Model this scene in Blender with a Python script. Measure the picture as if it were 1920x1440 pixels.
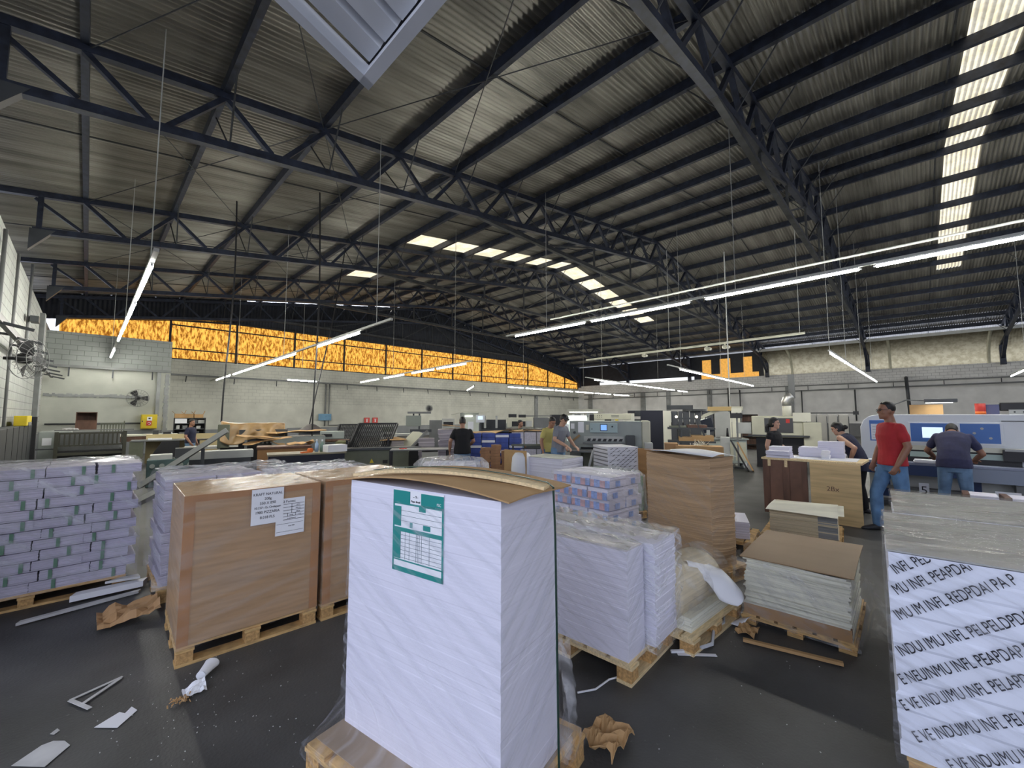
import bpy, bmesh, math, random
from mathutils import Vector, Matrix, Euler, noise
SC = bpy.context.scene
for o in list(bpy.data.objects): bpy.data.objects.remove(o, do_unlink=True)
COL = SC.collection
R = math.radians

# ------------------------------------------------------------------ camera, sky, sun, exposure
cd = bpy.data.cameras.new('camera'); cam = bpy.data.objects.new('camera', cd); COL.objects.link(cam)
cd.sensor_width = 36; cd.lens = 36*773.5/1920; cd.clip_start = .05; cd.clip_end = 300
cam.location = (0, 0, 1.65); cam.rotation_euler = (R(90+4.29), 0, R(44.22-90))
SC.camera = cam
W = bpy.data.worlds.new('sky'); SC.world = W; W.use_nodes = True
bg = W.node_tree.nodes['Background']; bg.inputs[0].default_value = (.76, .82, 1.0, 1); bg.inputs[1].default_value = 1.42
sd = bpy.data.lights.new('sun', 'SUN'); sd.energy = 4.0; sd.angle = R(1.5); sd.color = (1, .93, .8)
sun = bpy.data.objects.new('sun', sd); COL.objects.link(sun)
sun.rotation_euler = Vector((-.12, -.72, -.62)).to_track_quat('-Z', 'Y').to_euler()
TUBE = 80.0
vs = SC.view_settings; vs.view_transform = 'Standard'; vs.look = 'None'; vs.gamma = 1; vs.use_curve_mapping = False
vs.exposure = 0.68
try:
    SC.cycles.use_denoising = True; SC.cycles.max_bounces = 8; SC.cycles.diffuse_bounces = 4
    SC.cycles.glossy_bounces = 3; SC.cycles.transparent_max_bounces = 12; SC.cycles.transmission_bounces = 4
    SC.cycles.caustics_reflective = False; SC.cycles.caustics_refractive = False; SC.cycles.sample_clamp_indirect = 4
except Exception: pass

# ------------------------------------------------------------------ helpers
def hexc(s):
    s = s.lstrip('#'); o = []
    for i in (0, 2, 4):
        v = int(s[i:i+2], 16)/255; o.append(v/12.92 if v <= .04045 else ((v+.055)/1.055)**2.4)
    return (*o, 1)
MATS = {}
def mat(name, col, rough=.6, metal=0., var=None, bump=None, lines=None, spec=.5, coat=0, emit=None, lb=.5):
    """plain procedural surface: colour with noise variation, optional fine lines along z, optional bump"""
    if name in MATS: return MATS[name]
    m = bpy.data.materials.new(name); m.use_nodes = True; nt = m.node_tree; N = nt.nodes; L = nt.links
    b = N['Principled BSDF']; c = hexc(col) if isinstance(col, str) else (*col, 1)
    b.inputs['Base Color'].default_value = c; b.inputs['Roughness'].default_value = rough; b.inputs['Metallic'].default_value = metal
    b.inputs['Specular IOR Level'].default_value = spec
    if coat: b.inputs['Coat Weight'].default_value = coat; b.inputs['Coat Roughness'].default_value = .15
    tc = N.new('ShaderNodeTexCoord'); last = None
    if var:
        n = N.new('ShaderNodeTexNoise'); n.inputs['Scale'].default_value = var[0]; n.inputs['Detail'].default_value = 5
        if len(var) > 2:
            mp = N.new('ShaderNodeMapping'); mp.inputs['Scale'].default_value = var[2]; L.new(tc.outputs['Object'], mp.inputs[0]); L.new(mp.outputs[0], n.inputs['Vector'])
        else: L.new(tc.outputs['Object'], n.inputs['Vector'])
        r = N.new('ShaderNodeMapRange'); r.inputs['From Min'].default_value = .3; r.inputs['From Max'].default_value = .7
        r.inputs['To Min'].default_value = 1-var[1]; r.inputs['To Max'].default_value = 1+var[1]; L.new(n.outputs['Fac'], r.inputs[0])
        mx = N.new('ShaderNodeMix'); mx.data_type = 'RGBA'; mx.blend_type = 'MULTIPLY'; mx.inputs[0].default_value = 1
        mx.inputs[6].default_value = c; L.new(r.outputs[0], mx.inputs[7]); last = mx.outputs[2]
    if lines:                                   # (spacing in m, strength): sheet edges
        w = N.new('ShaderNodeTexNoise'); mp = N.new('ShaderNodeMapping'); mp.inputs['Scale'].default_value = (1.2, 1.2, 1/lines[0])
        w.inputs['Scale'].default_value = 1; w.inputs['Detail'].default_value = 2
        L.new(tc.outputs['Object'], mp.inputs[0]); L.new(mp.outputs[0], w.inputs['Vector'])
        r = N.new('ShaderNodeMapRange'); r.inputs['From Min'].default_value = .35; r.inputs['From Max'].default_value = .65
        r.inputs['To Min'].default_value = 1-lines[1]; r.inputs['To Max'].default_value = 1.0; L.new(w.outputs['Fac'], r.inputs[0])
        mx = N.new('ShaderNodeMix'); mx.data_type = 'RGBA'; mx.blend_type = 'MULTIPLY'; mx.inputs[0].default_value = 1
        if last: L.new(last, mx.inputs[6])
        else: mx.inputs[6].default_value = c
        L.new(r.outputs[0], mx.inputs[7]); last = mx.outputs[2]
        if not bump:
            bp = N.new('ShaderNodeBump'); bp.inputs['Strength'].default_value = lb; bp.inputs['Distance'].default_value = .004
            L.new(w.outputs['Fac'], bp.inputs['Height']); L.new(bp.outputs[0], b.inputs['Normal'])
    if last: L.new(last, b.inputs['Base Color'])
    if bump:
        n = N.new('ShaderNodeTexNoise'); n.inputs['Scale'].default_value = bump[0]; n.inputs['Detail'].default_value = 4
        L.new(tc.outputs['Object'], n.inputs['Vector'])
        bp = N.new('ShaderNodeBump'); bp.inputs['Strength'].default_value = bump[1]; bp.inputs['Distance'].default_value = .01
        L.new(n.outputs['Fac'], bp.inputs['Height']); L.new(bp.outputs[0], b.inputs['Normal'])
    if emit: b.inputs['Emission Color'].default_value = (*emit[:3], 1); b.inputs['Emission Strength'].default_value = emit[3]
    MATS[name] = m; return m

class MB:
    """collects shapes into one mesh"""
    def __init__(s, M=None): s.v = []; s.f = []; s.M = M
    def add(s, vs, fs, M=None):
        k = len(s.v)
        for p in vs:
            p = Vector(p)
            if M: p = M @ p
            if s.M: p = s.M @ p
            s.v.append(p)
        s.f += [tuple(i+k for i in f) for f in fs]; return s
    def box(s, x0, y0, z0, x1, y1, z1, M=None):
        return s.add([(x0,y0,z0),(x1,y0,z0),(x1,y1,z0),(x0,y1,z0),(x0,y0,z1),(x1,y0,z1),(x1,y1,z1),(x0,y1,z1)],
                     [(3,2,1,0),(4,5,6,7),(0,1,5,4),(1,2,6,5),(2,3,7,6),(3,0,4,7)], M)
    def cb(s, c, sz, rot=(0,0,0)):
        M = Matrix.Translation(c) @ Euler(rot).to_matrix().to_4x4(); a, b, d = sz[0]/2, sz[1]/2, sz[2]/2
        return s.box(-a,-b,-d,a,b,d, M)
    def bar(s, p0, p1, w, h=None, up=(0,0,1)):
        """rectangular bar from p0 to p1, w across, h along up"""
        h = h or w; p0 = Vector(p0); p1 = Vector(p1); d = (p1-p0); l = d.length; d.normalize(); u = Vector(up)
        if abs(d.dot(u)) > .98: u = Vector((0,1,0)) if abs(d.y) < .9 else Vector((1,0,0))
        x = d.cross(u).normalized(); u = x.cross(d)
        M = Matrix(((x.x,d.x,u.x,p0.x),(x.y,d.y,u.y,p0.y),(x.z,d.z,u.z,p0.z),(0,0,0,1)))
        return s.box(-w/2,0,-h/2,w/2,l,h/2, M)
    def loft(s, rings, cap=True, closed=True):
        n = len(rings[0]); vs = [p for r in rings for p in r]; fs = []
        for i in range(len(rings)-1):
            for j in range(n if closed else n-1):
                a = i*n+j; b = i*n+(j+1) % n; fs.append((a, b, b+n, a+n))
        if cap: fs.append(tuple(range(n-1,-1,-1))); k = (len(rings)-1)*n; fs.append(tuple(range(k, k+n)))
        return s.add(vs, fs)
    def tube(s, pts, r, n=8, cap=True):
        pts = [Vector(p) for p in pts]; rs = r if isinstance(r, (list, tuple)) else [r]*len(pts); rings = []; x = None
        for i, p in enumerate(pts):
            d = (pts[min(i+1,len(pts)-1)]-pts[max(i-1,0)]).normalized()
            if x is None: x = d.orthogonal().normalized()
            x = (x-d*x.dot(d)).normalized(); y = d.cross(x)
            rings.append([p+(x*math.cos(t)+y*math.sin(t))*rs[i] for t in [2*math.pi*j/n for j in range(n)]])
        return s.loft(rings, cap)
    def cyl(s, p0, p1, r, r1=None, n=14): return s.tube([p0, p1], [r, r if r1 is None else r1], n)
    def grid(s, fn, nu, nv):
        vs = [fn(i/nu, j/nv) for i in range(nu+1) for j in range(nv+1)]
        return s.add(vs, [(i*(nv+1)+j, (i+1)*(nv+1)+j, (i+1)*(nv+1)+j+1, i*(nv+1)+j+1) for i in range(nu) for j in range(nv)])
    def prism(s, poly, z0, z1, M=None):
        n = len(poly); vs = [(x,y,z0) for x, y in poly]+[(x,y,z1) for x, y in poly]
        return s.add(vs, [tuple(range(n-1,-1,-1)), tuple(range(n,2*n))]+[(i,(i+1)%n,(i+1)%n+n,i+n) for i in range(n)], M)
    def ball(s, c, r, nu=12, nv=8):
        c = Vector(c); r = Vector(r if isinstance(r, (tuple, list)) else (r, r, r)); rings = []
        for i in range(nv+1):
            t = math.pi*(i/nv); t = min(max(t,.02), math.pi-.02)
            rings.append([c+Vector((r.x*math.sin(t)*math.cos(a), r.y*math.sin(t)*math.sin(a), -r.z*math.cos(t))) for a in [2*math.pi*j/nu for j in range(nu)]])
        return s.loft(rings)
    def mesh(s, name):
        me = bpy.data.meshes.new(name); me.from_pydata([tuple(p) for p in s.v], [], s.f); me.update(); return me
    def build(s, name, m, parent=None, smooth=False, bevel=0, solid=0):
        me = s.mesh(name); o = bpy.data.objects.new(name, me); COL.objects.link(o); me.materials.append(m)
        if smooth: me.polygons.foreach_set('use_smooth', [True]*len(me.polygons))
        if parent: o.parent = parent
        if solid: md = o.modifiers.new('thick', 'SOLIDIFY'); md.thickness = solid; md.offset = 0
        if bevel: md = o.modifiers.new('edge', 'BEVEL'); md.width = bevel; md.segments = 2; md.limit_method = 'ANGLE'
        return o
def tag(o, label, cat, group=None, kind=None):
    if label: o['label'] = label
    if cat: o['category'] = cat
    if group: o['group'] = group
    if kind: o['kind'] = kind
    return o
def thing(name, label, cat, loc=(0,0,0), rz=0, group=None):
    o = bpy.data.objects.new(name, None); COL.objects.link(o); o.empty_display_size = .1
    o.location = loc; o.rotation_euler = (0,0,R(rz)); return tag(o, label, cat, group)
def struct(o, label=None): o['kind'] = 'structure'; o['label'] = label or o.name; return o
def dup(o, parent=None, loc=None, rz=None, label=None):
    c = o.copy(); COL.objects.link(c)
    if parent: c.parent = parent
    for ch in [x for x in o.children]: dup(ch, c)
    if loc is not None: c.location = loc
    if rz is not None: c.rotation_euler = (0,0,R(rz))
    if label: c['label'] = label
    return c
def part(src, parent, loc=(0,0,0)):            # another copy of a part mesh
    c = src.copy(); COL.objects.link(c); c.parent = parent; c.location = loc; return c
def words(body, size, m, parent, loc, rot=(R(90),0,0), name='lettering', align='CENTER', sx=1, thick=.0006, shear=0):
    cu = bpy.data.curves.new(name, 'FONT'); cu.body = body; cu.size = size; cu.align_x = align; cu.align_y = 'CENTER'; cu.extrude = thick; cu.shear = shear
    t = bpy.data.objects.new('tmp', cu); me = bpy.data.meshes.new_from_object(t); bpy.data.objects.remove(t)
    me.materials.clear(); me.materials.append(m); me.name = name
    o = bpy.data.objects.new(name, me); COL.objects.link(o); o.parent = parent; o.location = loc; o.rotation_euler = rot; o.scale = (sx,1,1); return o
ORD = 'first second third fourth fifth sixth seventh eighth ninth tenth eleventh twelfth'.split()

# ------------------------------------------------------------------ materials
steel = mat('navy_steel', (.020,.026,.045), .5, .1, var=(6,.5), spec=.5)
steel_d = mat('dusty_steel', (.035,.038,.042), .6, .1, var=(5,.4))
galv = mat('galvanised', (.23,.225,.20), .42, .75, var=(.8,.35,(1,.35,1)))
roofm = mat('roof_sheet', (.255,.245,.215), .34, .45, var=(.9,.4,(.4,3,1)), bump=(40,.15))
white_paint = mat('white_paint_metal', (.62,.64,.68), .5, .0, var=(3,.08))
plaster = mat('plaster', (.52,.53,.47), .85, var=(1.2,.1), bump=(9,.2))
concrete = mat('concrete', (.26,.27,.27), .85, var=(2.5,.2), bump=(12,.3))
black = mat('black', (.012,.012,.014), .5)
blackrub = mat('black_rubber', (.02,.02,.022), .75)
grey_mach = mat('grey_machine', (.30,.33,.31), .5, var=(3,.1))
olive = mat('olive_machine', (.13,.14,.10), .5, var=(4,.15))
dgrey = mat('dark_grey', (.05,.055,.06), .5, var=(3,.2))
mgrey = mat('mid_grey', (.16,.165,.165), .55, var=(3,.15))
lgrey = mat('light_grey', (.45,.46,.44), .5, var=(3,.08))
beige = mat('beige_panel', (.55,.54,.42), .5, var=(3,.08))
cream_p = mat('cream_panel', (.68,.67,.56), .5, var=(3,.06))
white_m = mat('white_machine', (.74,.77,.80), .35, var=(2,.05))
navy = mat('navy_panel', (.015,.04,.13), .4)
blue_lab = mat('blue_label', (.05,.16,.48), .4)
pale_blue = mat('pale_blue', (.45,.62,.85), .5)
yellow = mat('yellow_paint', (.62,.47,.02), .45, var=(4,.12))
red = mat('red_sign', (.55,.04,.03), .5)
orange_p = mat('orange_plastic', (.75,.16,.02), .4)
wood = mat('pallet_wood', (.56,.36,.15), .75, var=(14,.3,(1,1,6)), bump=(30,.3))
woodpale = mat('pale_wood', (.74,.58,.33), .7, var=(10,.2,(1,8,8)))
chip = mat('chip_block', (.50,.30,.12), .85, var=(60,.35), bump=(70,.5))
brownwood = mat('brown_wood', (.125,.062,.04), .55, var=(8,.35,(1,1,.25)))
kraft = mat('kraft_board', (.40,.235,.11), .7, var=(3,.12), bump=(30,.05))
kraftbox = mat('kraft_side', (.42,.265,.145), .5, var=(5,.14,(.6,.6,7)), coat=.35)
kraftframe = mat('kraft_frame', (.40,.20,.09), .55, var=(5,.1))
cardb = mat('cardboard', (.47,.29,.13), .75, var=(4,.12), bump=(24,.1))
sheets = mat('white_sheets', (.75,.74,.86), .6, lines=(.012,.16))
sheets2 = mat('white_sheets_plain', (.76,.75,.86), .6, lines=(.006,.035), lb=.12)
lilac = mat('lilac_bundle', (.56,.53,.65), .6, lines=(.010,.3), var=(3,.12))
cream = mat('cream_sheets', (.84,.83,.71), .55, lines=(.010,.25))
creamtan = mat('cream_tan_sheets', (.66,.57,.40), .65, lines=(.010,.22))
greyprint = mat('grey_print_edge', (.30,.31,.32), .6, lines=(.012,.5))
brownsheets = mat('brown_sheets', (.47,.315,.18), .65, lines=(.035,.16), var=(2.2,.18,(.5,.5,6)))
tansheets = mat('tan_sheets', (.52,.40,.23), .65, lines=(.025,.25))
paper = mat('paper', (.83,.84,.88), .55, var=(3,.04))
paperdirt = mat('used_paper', (.55,.55,.54), .7, var=(5,.2))
ink = mat('ink', (.012,.012,.02), .6)
teal = mat('teal_print', (.0,.24,.22), .5)
bluep = mat('blue_print', (.045,.085,.36), .5, lines=(.02,.25), var=(6,.3))
lblue = mat('light_blue_print', (.30,.40,.70), .5, var=(20,.3))
pinkp = mat('pink_print', (.62,.40,.42), .55, var=(20,.25))
greenp = mat('green_print', (.10,.17,.06), .5, var=(9,.6))
tarpm = mat('tan_tarp', (.33,.21,.095), .38, var=(4,.2))
screenm = mat('lit_screen', (.2,.3,.4), .3, emit=(.75,.9,1,.6))
screenb = mat('lit_blue_screen', (.1,.2,.5), .3, emit=(.2,.42,1,.6))
tubem = mat('lamp_tube', (1,1,1), .4, emit=(1,.985,.90,TUBE))
lampw = mat('work_light', (1,1,1), .4, emit=(1,1,.9,5))
lampy = mat('small_lamp', (1,.9,.7), .4, emit=(1,.85,.6,4))
skin1 = mat('skin_tan', (.36,.185,.115), .5); skin2 = mat('skin_light', (.50,.29,.20), .5); skin3 = mat('skin_brown', (.27,.13,.08), .5)
locker_m = mat('locker_grey', (.020,.023,.026), .5, var=(3,.2)); rack_m = mat('dark_olive', (.045,.045,.03), .5, var=(4,.2))
hairm = mat('dark_hair', (.008,.007,.007), .5); strap_g = mat('green_strap', (.012,.05,.035), .4)
foilm = mat('grey_cover_sheet', (.36,.36,.33), .5, var=(5,.12))

def film_mat(name, a, b, sc, tint=(.9,.93,.97), rough=.16, stretch=(1.1,1.1,13), rot=(.5,-.5,0), bs=.8):
    """thin clear stretch wrap: mostly see-through, creased and shiny"""
    m = bpy.data.materials.new(name); m.use_nodes = True; nt = m.node_tree; N = nt.nodes; L = nt.links
    p = N['Principled BSDF']; out = N['Material Output']; p.inputs['Base Color'].default_value = (*tint, 1); p.inputs['Roughness'].default_value = rough
    p.inputs['Specular IOR Level'].default_value = .55
    tr = N.new('ShaderNodeBsdfTransparent'); mx = N.new('ShaderNodeMixShader')
    tc = N.new('ShaderNodeTexCoord'); mp = N.new('ShaderNodeMapping'); mp.vector_type = 'TEXTURE'; mp.inputs['Scale'].default_value = tuple(1/q for q in stretch); mp.inputs['Rotation'].default_value = rot
    n = N.new('ShaderNodeTexNoise'); n.inputs['Scale'].default_value = sc; n.inputs['Detail'].default_value = 4; n.inputs['Distortion'].default_value = .35
    L.new(tc.outputs['Object'], mp.inputs[0]); L.new(mp.outputs[0], n.inputs['Vector'])
    r = N.new('ShaderNodeMapRange'); r.inputs['From Min'].default_value = .46; r.inputs['From Max'].default_value = .74; r.inputs['To Min'].default_value = a; r.inputs['To Max'].default_value = b
    bp = N.new('ShaderNodeBump'); bp.inputs['Strength'].default_value = bs; bp.inputs['Distance'].default_value = .02
    L.new(n.outputs['Fac'], r.inputs[0]); L.new(n.outputs['Fac'], bp.inputs['Height']); L.new(bp.outputs[0], p.inputs['Normal'])
    L.new(r.outputs[0], mx.inputs[0]); L.new(tr.outputs[0], mx.inputs[1]); L.new(p.outputs[0], mx.inputs[2]); L.new(mx.outputs[0], out.inputs[0]); return m
film = film_mat('stretch_film', .03, .34, 1.5, tint=(.66,.68,.75), rough=.10, stretch=(.9,.9,24), rot=(.36,-.55,0), bs=1.)
film_side = film_mat('stretch_film_side', .06, .55, 2.2, stretch=(2,2,14), rot=(.4,-.3,0))
film_top = film_mat('stretch_film_top', .18, .62, 1.4, stretch=(1.5,9,3), rot=(0,0,.3))
film_bag = film_mat('loose_film', .05, .42, 2.0, stretch=(3,3,9), rot=(.5,.3,0), tint=(.7,.7,.7), rough=.1)

def wall_mat(name, bands, axis, bw=.4, bh=.2, mort=(.30,.31,.28)):
    """bands: list of (z_upper, colour, blocks?) from the floor up; painted dado, plaster and block courses"""
    m = bpy.data.materials.new(name); m.use_nodes = True; nt = m.node_tree; N = nt.nodes; L = nt.links; p = N['Principled BSDF']; p.inputs['Roughness'].default_value = .85
    tc = N.new('ShaderNodeTexCoord'); sp = N.new('ShaderNodeSeparateXYZ'); cx = N.new('ShaderNodeCombineXYZ'); L.new(tc.outputs['Object'], sp.inputs[0])
    L.new(sp.outputs[axis], cx.inputs[0]); L.new(sp.outputs[2], cx.inputs[1])
    br = N.new('ShaderNodeTexBrick'); br.inputs['Scale'].default_value = 1; br.inputs['Brick Width'].default_value = bw; br.inputs['Row Height'].default_value = bh
    br.inputs['Mortar Size'].default_value = .011; br.inputs['Mortar Smooth'].default_value = .3; L.new(cx.outputs[0], br.inputs['Vector'])
    ns = N.new('ShaderNodeTexNoise'); ns.inputs['Scale'].default_value = 1.3; ns.inputs['Detail'].default_value = 6; L.new(tc.outputs['Object'], ns.inputs['Vector'])
    mr = N.new('ShaderNodeMapRange'); mr.inputs['From Min'].default_value = .3; mr.inputs['From Max'].default_value = .7; mr.inputs['To Min'].default_value = .86; mr.inputs['To Max'].default_value = 1.08; L.new(ns.outputs['Fac'], mr.inputs[0])
    last = None; hgt = None
    for zu, c, blk in reversed(bands):
        c1 = N.new('ShaderNodeMix'); c1.data_type = 'RGBA'; c1.inputs[6].default_value = (*c, 1); c1.inputs[7].default_value = (*mort, 1)
        if blk: L.new(br.outputs['Fac'], c1.inputs[0])
        else: c1.inputs[0].default_value = 0
        if last is None: last = c1.outputs[2]; hv = blk; hsock = None; continue
        lt = N.new('ShaderNodeMath'); lt.operation = 'LESS_THAN'; lt.inputs[1].default_value = zu; L.new(sp.outputs[2], lt.inputs[0])
        mx = N.new('ShaderNodeMix'); mx.data_type = 'RGBA'; L.new(lt.outputs[0], mx.inputs[0]); L.new(last, mx.inputs[6]); L.new(c1.outputs[2], mx.inputs[7]); last = mx.outputs[2]
    mu = N.new('ShaderNodeMix'); mu.data_type = 'RGBA'; mu.blend_type = 'MULTIPLY'; mu.inputs[0].default_value = 1; L.new(last, mu.inputs[6]); L.new(mr.outputs[0], mu.inputs[7])
    L.new(mu.outputs[2], p.inputs['Base Color'])
    bp = N.new('ShaderNodeBump'); bp.inputs['Strength'].default_value = .25; bp.inputs['Distance'].default_value = .01; L.new(ns.outputs['Fac'], bp.inputs['Height']); L.new(bp.outputs[0], p.inputs['Normal']); return m

def glaze_mat(name, col, col2, sc, stretch, refl=.0):
    """back-lit fibreglass sheet: daylight soaks through"""
    m = bpy.data.materials.new(name); m.use_nodes = True; nt = m.node_tree; N = nt.nodes; L = nt.links; out = N['Material Output']; N.remove(N['Principled BSDF'])
    tl = N.new('ShaderNodeBsdfTranslucent'); df = N.new('ShaderNodeBsdfDiffuse'); mx = N.new('ShaderNodeMixShader'); mx.inputs[0].default_value = .85
    tc = N.new('ShaderNodeTexCoord'); mp = N.new('ShaderNodeMapping'); mp.inputs['Scale'].default_value = stretch; n = N.new('ShaderNodeTexNoise'); n.inputs['Scale'].default_value = sc; n.inputs['Detail'].default_value = 6; n.inputs['Roughness'].default_value = .7
    L.new(tc.outputs['Object'], mp.inputs[0]); L.new(mp.outputs[0], n.inputs['Vector'])
    cr = N.new('ShaderNodeMapRange'); cr.inputs['From Min'].default_value = .42; cr.inputs['From Max'].default_value = .57; L.new(n.outputs['Fac'], cr.inputs[0])
    mc = N.new('ShaderNodeMix'); mc.data_type = 'RGBA'; mc.inputs[6].default_value = (*col, 1); mc.inputs[7].default_value = (*col2, 1); L.new(cr.outputs[0], mc.inputs[0])
    L.new(mc.outputs[2], tl.inputs[0]); L.new(mc.outputs[2], df.inputs[0]); L.new(df.outputs[0], mx.inputs[1]); L.new(tl.outputs[0], mx.inputs[2]); L.new(mx.outputs[0], out.inputs[0]); return m
# ------------------------------------------------------------------ the hall
XL, XR, YB, YF = -1.25, 41.3, 29.0, -8.0
def zt(x): return 7.4+.152*x if x <= 19.8 else 7.4+.152*(39.6-x)
def zb(x): return 6.44+.145*x if x <= 19.8 else 6.44+.145*(39.6-x)
def zroof(x): return zt(x)+.29
TY = [2.35+6.63*k for k in range(-1, 5)]
PX = [-.33+1.83*k for k in range(0, 23)]
fm = mat('asphalt_floor', (.072,.072,.070), .55, var=(1.6,.35), bump=(60,.25), spec=.45)
_nt = fm.node_tree; _n = _nt.nodes; _l = _nt.links; _p = _n['Principled BSDF']        # fine scuffs and dust specks in the floor
_tc = _n.new('ShaderNodeTexCoord'); _v = _n.new('ShaderNodeTexNoise'); _v.inputs['Scale'].default_value = 38; _v.inputs['Detail'].default_value = 2; _l.new(_tc.outputs['Object'], _v.inputs['Vector'])
_r = _n.new('ShaderNodeMapRange'); _r.inputs['From Min'].default_value = .70; _r.inputs['From Max'].default_value = .76; _r.inputs['To Max'].default_value = .22; _l.new(_v.outputs['Fac'], _r.inputs[0])
_m = _n.new('ShaderNodeMix'); _m.data_type = 'RGBA'; _m.inputs[7].default_value = (.3,.3,.29,1); _l.new(_r.outputs[0], _m.inputs[0])
_l.new(_p.inputs['Base Color'].links[0].from_socket, _m.inputs[6]); _l.new(_m.outputs[2], _p.inputs['Base Color'])
struct(MB().box(-14, -16, -.2, XR+.2, YB+.2, 0).build('floor', fm), 'dark grey worn asphalt floor')
wl = wall_mat('left_wall', [(.95,(.16,.17,.18),0),(9,(.36,.375,.35),1)], 1, mort=(.20,.21,.20))
wf = wall_mat('far_wall', [(.82,(.23,.24,.25),0),(2.3,(.54,.54,.48),0),(9,(.54,.54,.48),1)], 0, mort=(.40,.40,.36))
wr = wall_mat('right_wall', [(1.0,(.17,.175,.18),0),(4.1,(.72,.72,.71),0),(9,(.70,.70,.69),1)], 1, mort=(.36,.36,.36))
wa = wall_mat('annex_wall', [(1.0,(.23,.24,.25),0),(3.55,(.43,.44,.39),0),(9,(.23,.245,.235),1)], 0, mort=(.13,.14,.13))
struct(MB().box(XL-.2, 4.6, 0, XL, YB, 5.15).build('wall_left', wl), 'white painted block wall on the left')
struct(MB().box(XL, YB, 0, XR, YB+.2, 4.78).build('wall_back', wf), 'cream white block wall under the amber panels')
struct(MB().box(XR, -9, 0, XR+.2, YB, 5.08).build('wall_right', wr), 'grey plastered wall on the right')
struct(MB().box(XL, 23.6, 0, 2.5, YB, 4.9).build('wall_annex', wa), 'grey block annex wall in the left corner')
struct(MB().box(-1.25, -9.2, 0, XR+.2, -9, 7.2).build('wall_sky_blocker', wr), 'unseen near wall behind the camera, added to block sky light')  # unseen wall put in to hold back sky light from behind the camera
# crumbled plaster strip across the annex
cs = MB(); random.seed(3)
for i in range(40):
    x = -1.2+i*.075; h = random.uniform(.05, .11); cs.box(x, 23.575, 2.44-h, x+.078, 23.6, 2.42+random.uniform(.02,.08))
for i in range(30):
    z = .9+i*.085; w = random.uniform(.07,.13); cs.box(2.42-w, 23.57, z, 2.44+random.uniform(0,.05), 23.6, z+.088)
struct(cs.build('trim_1', concrete), 'rough broken plaster band on the annex wall')

def corr(x0, x1, y0, y1, nx, zf, amp=.024, pitch=.115):
    ny = max(4, int((y1-y0)/pitch*6)); return MB().grid(lambda u, v: (x0+(x1-x0)*u, y0+(y1-y0)*v, zf(x0+(x1-x0)*u)+amp*math.sin(2*math.pi*(y0+(y1-y0)*v)/pitch)), nx, ny)
strips = [(YF, -2.05, None), (-2.05, -1.2, (9.0, 30.2)), (-1.2, 14.3, None), (14.3, 15.45, (8.85, 30.7)), (15.45, 20.0, None), (20.0, 21.35, (8.9, 10.75)), (21.35, 29.13, None)]
ceil_l, ceil_r = MB(), MB()
def merge(a, b): a.add(b.v, b.f)
for y0, y1, hole in strips:
    for side, B in ((0, ceil_l), (1, ceil_r)):
        a, b = ((-4.2, 19.8), (19.8, 42.5))[side]; segs = [(a, b)]
        if hole:
            h0, h1 = max(a, hole[0]), min(b, hole[1]); segs = [(a, b)] if h0 >= h1 else [(p, q) for p, q in ((a, h0), (h1, b)) if q > p]
        for p, q in segs: merge(B, corr(p, q, y0, y1, 12, zroof))
for B, n, t in ((ceil_l, 'ceiling', 'left slope of the dark corrugated metal roof'), (ceil_r, 'ceiling.001', 'right slope of the dark corrugated metal roof')):
    struct(B.build(n, roofm, smooth=True), t)
skym = glaze_mat('skylight_sheet', (.40,.35,.24), (.50,.45,.33), 1.5, (1,1,1))
wn = 0
def skylight(x0, x1, y0, y1):
    global wn
    cuts = [x0]+[x for x in PX if x0+.2 < x < x1-.2]+[x1]
    for a, b in zip(cuts, cuts[1:]):
        wn += 1; struct(corr(a, b, y0, y1, 3, lambda x: zroof(x)+.004).build('window_%d' % wn, skym, smooth=True), 'translucent skylight sheet in the roof')
for s in strips:
    if s[2]:
        if s[2][0] < 19.8: skylight(s[2][0], min(19.8, s[2][1]), s[0], s[1])
        if s[2][1] > 19.8: skylight(19.8, s[2][1], s[0], s[1])

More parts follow.
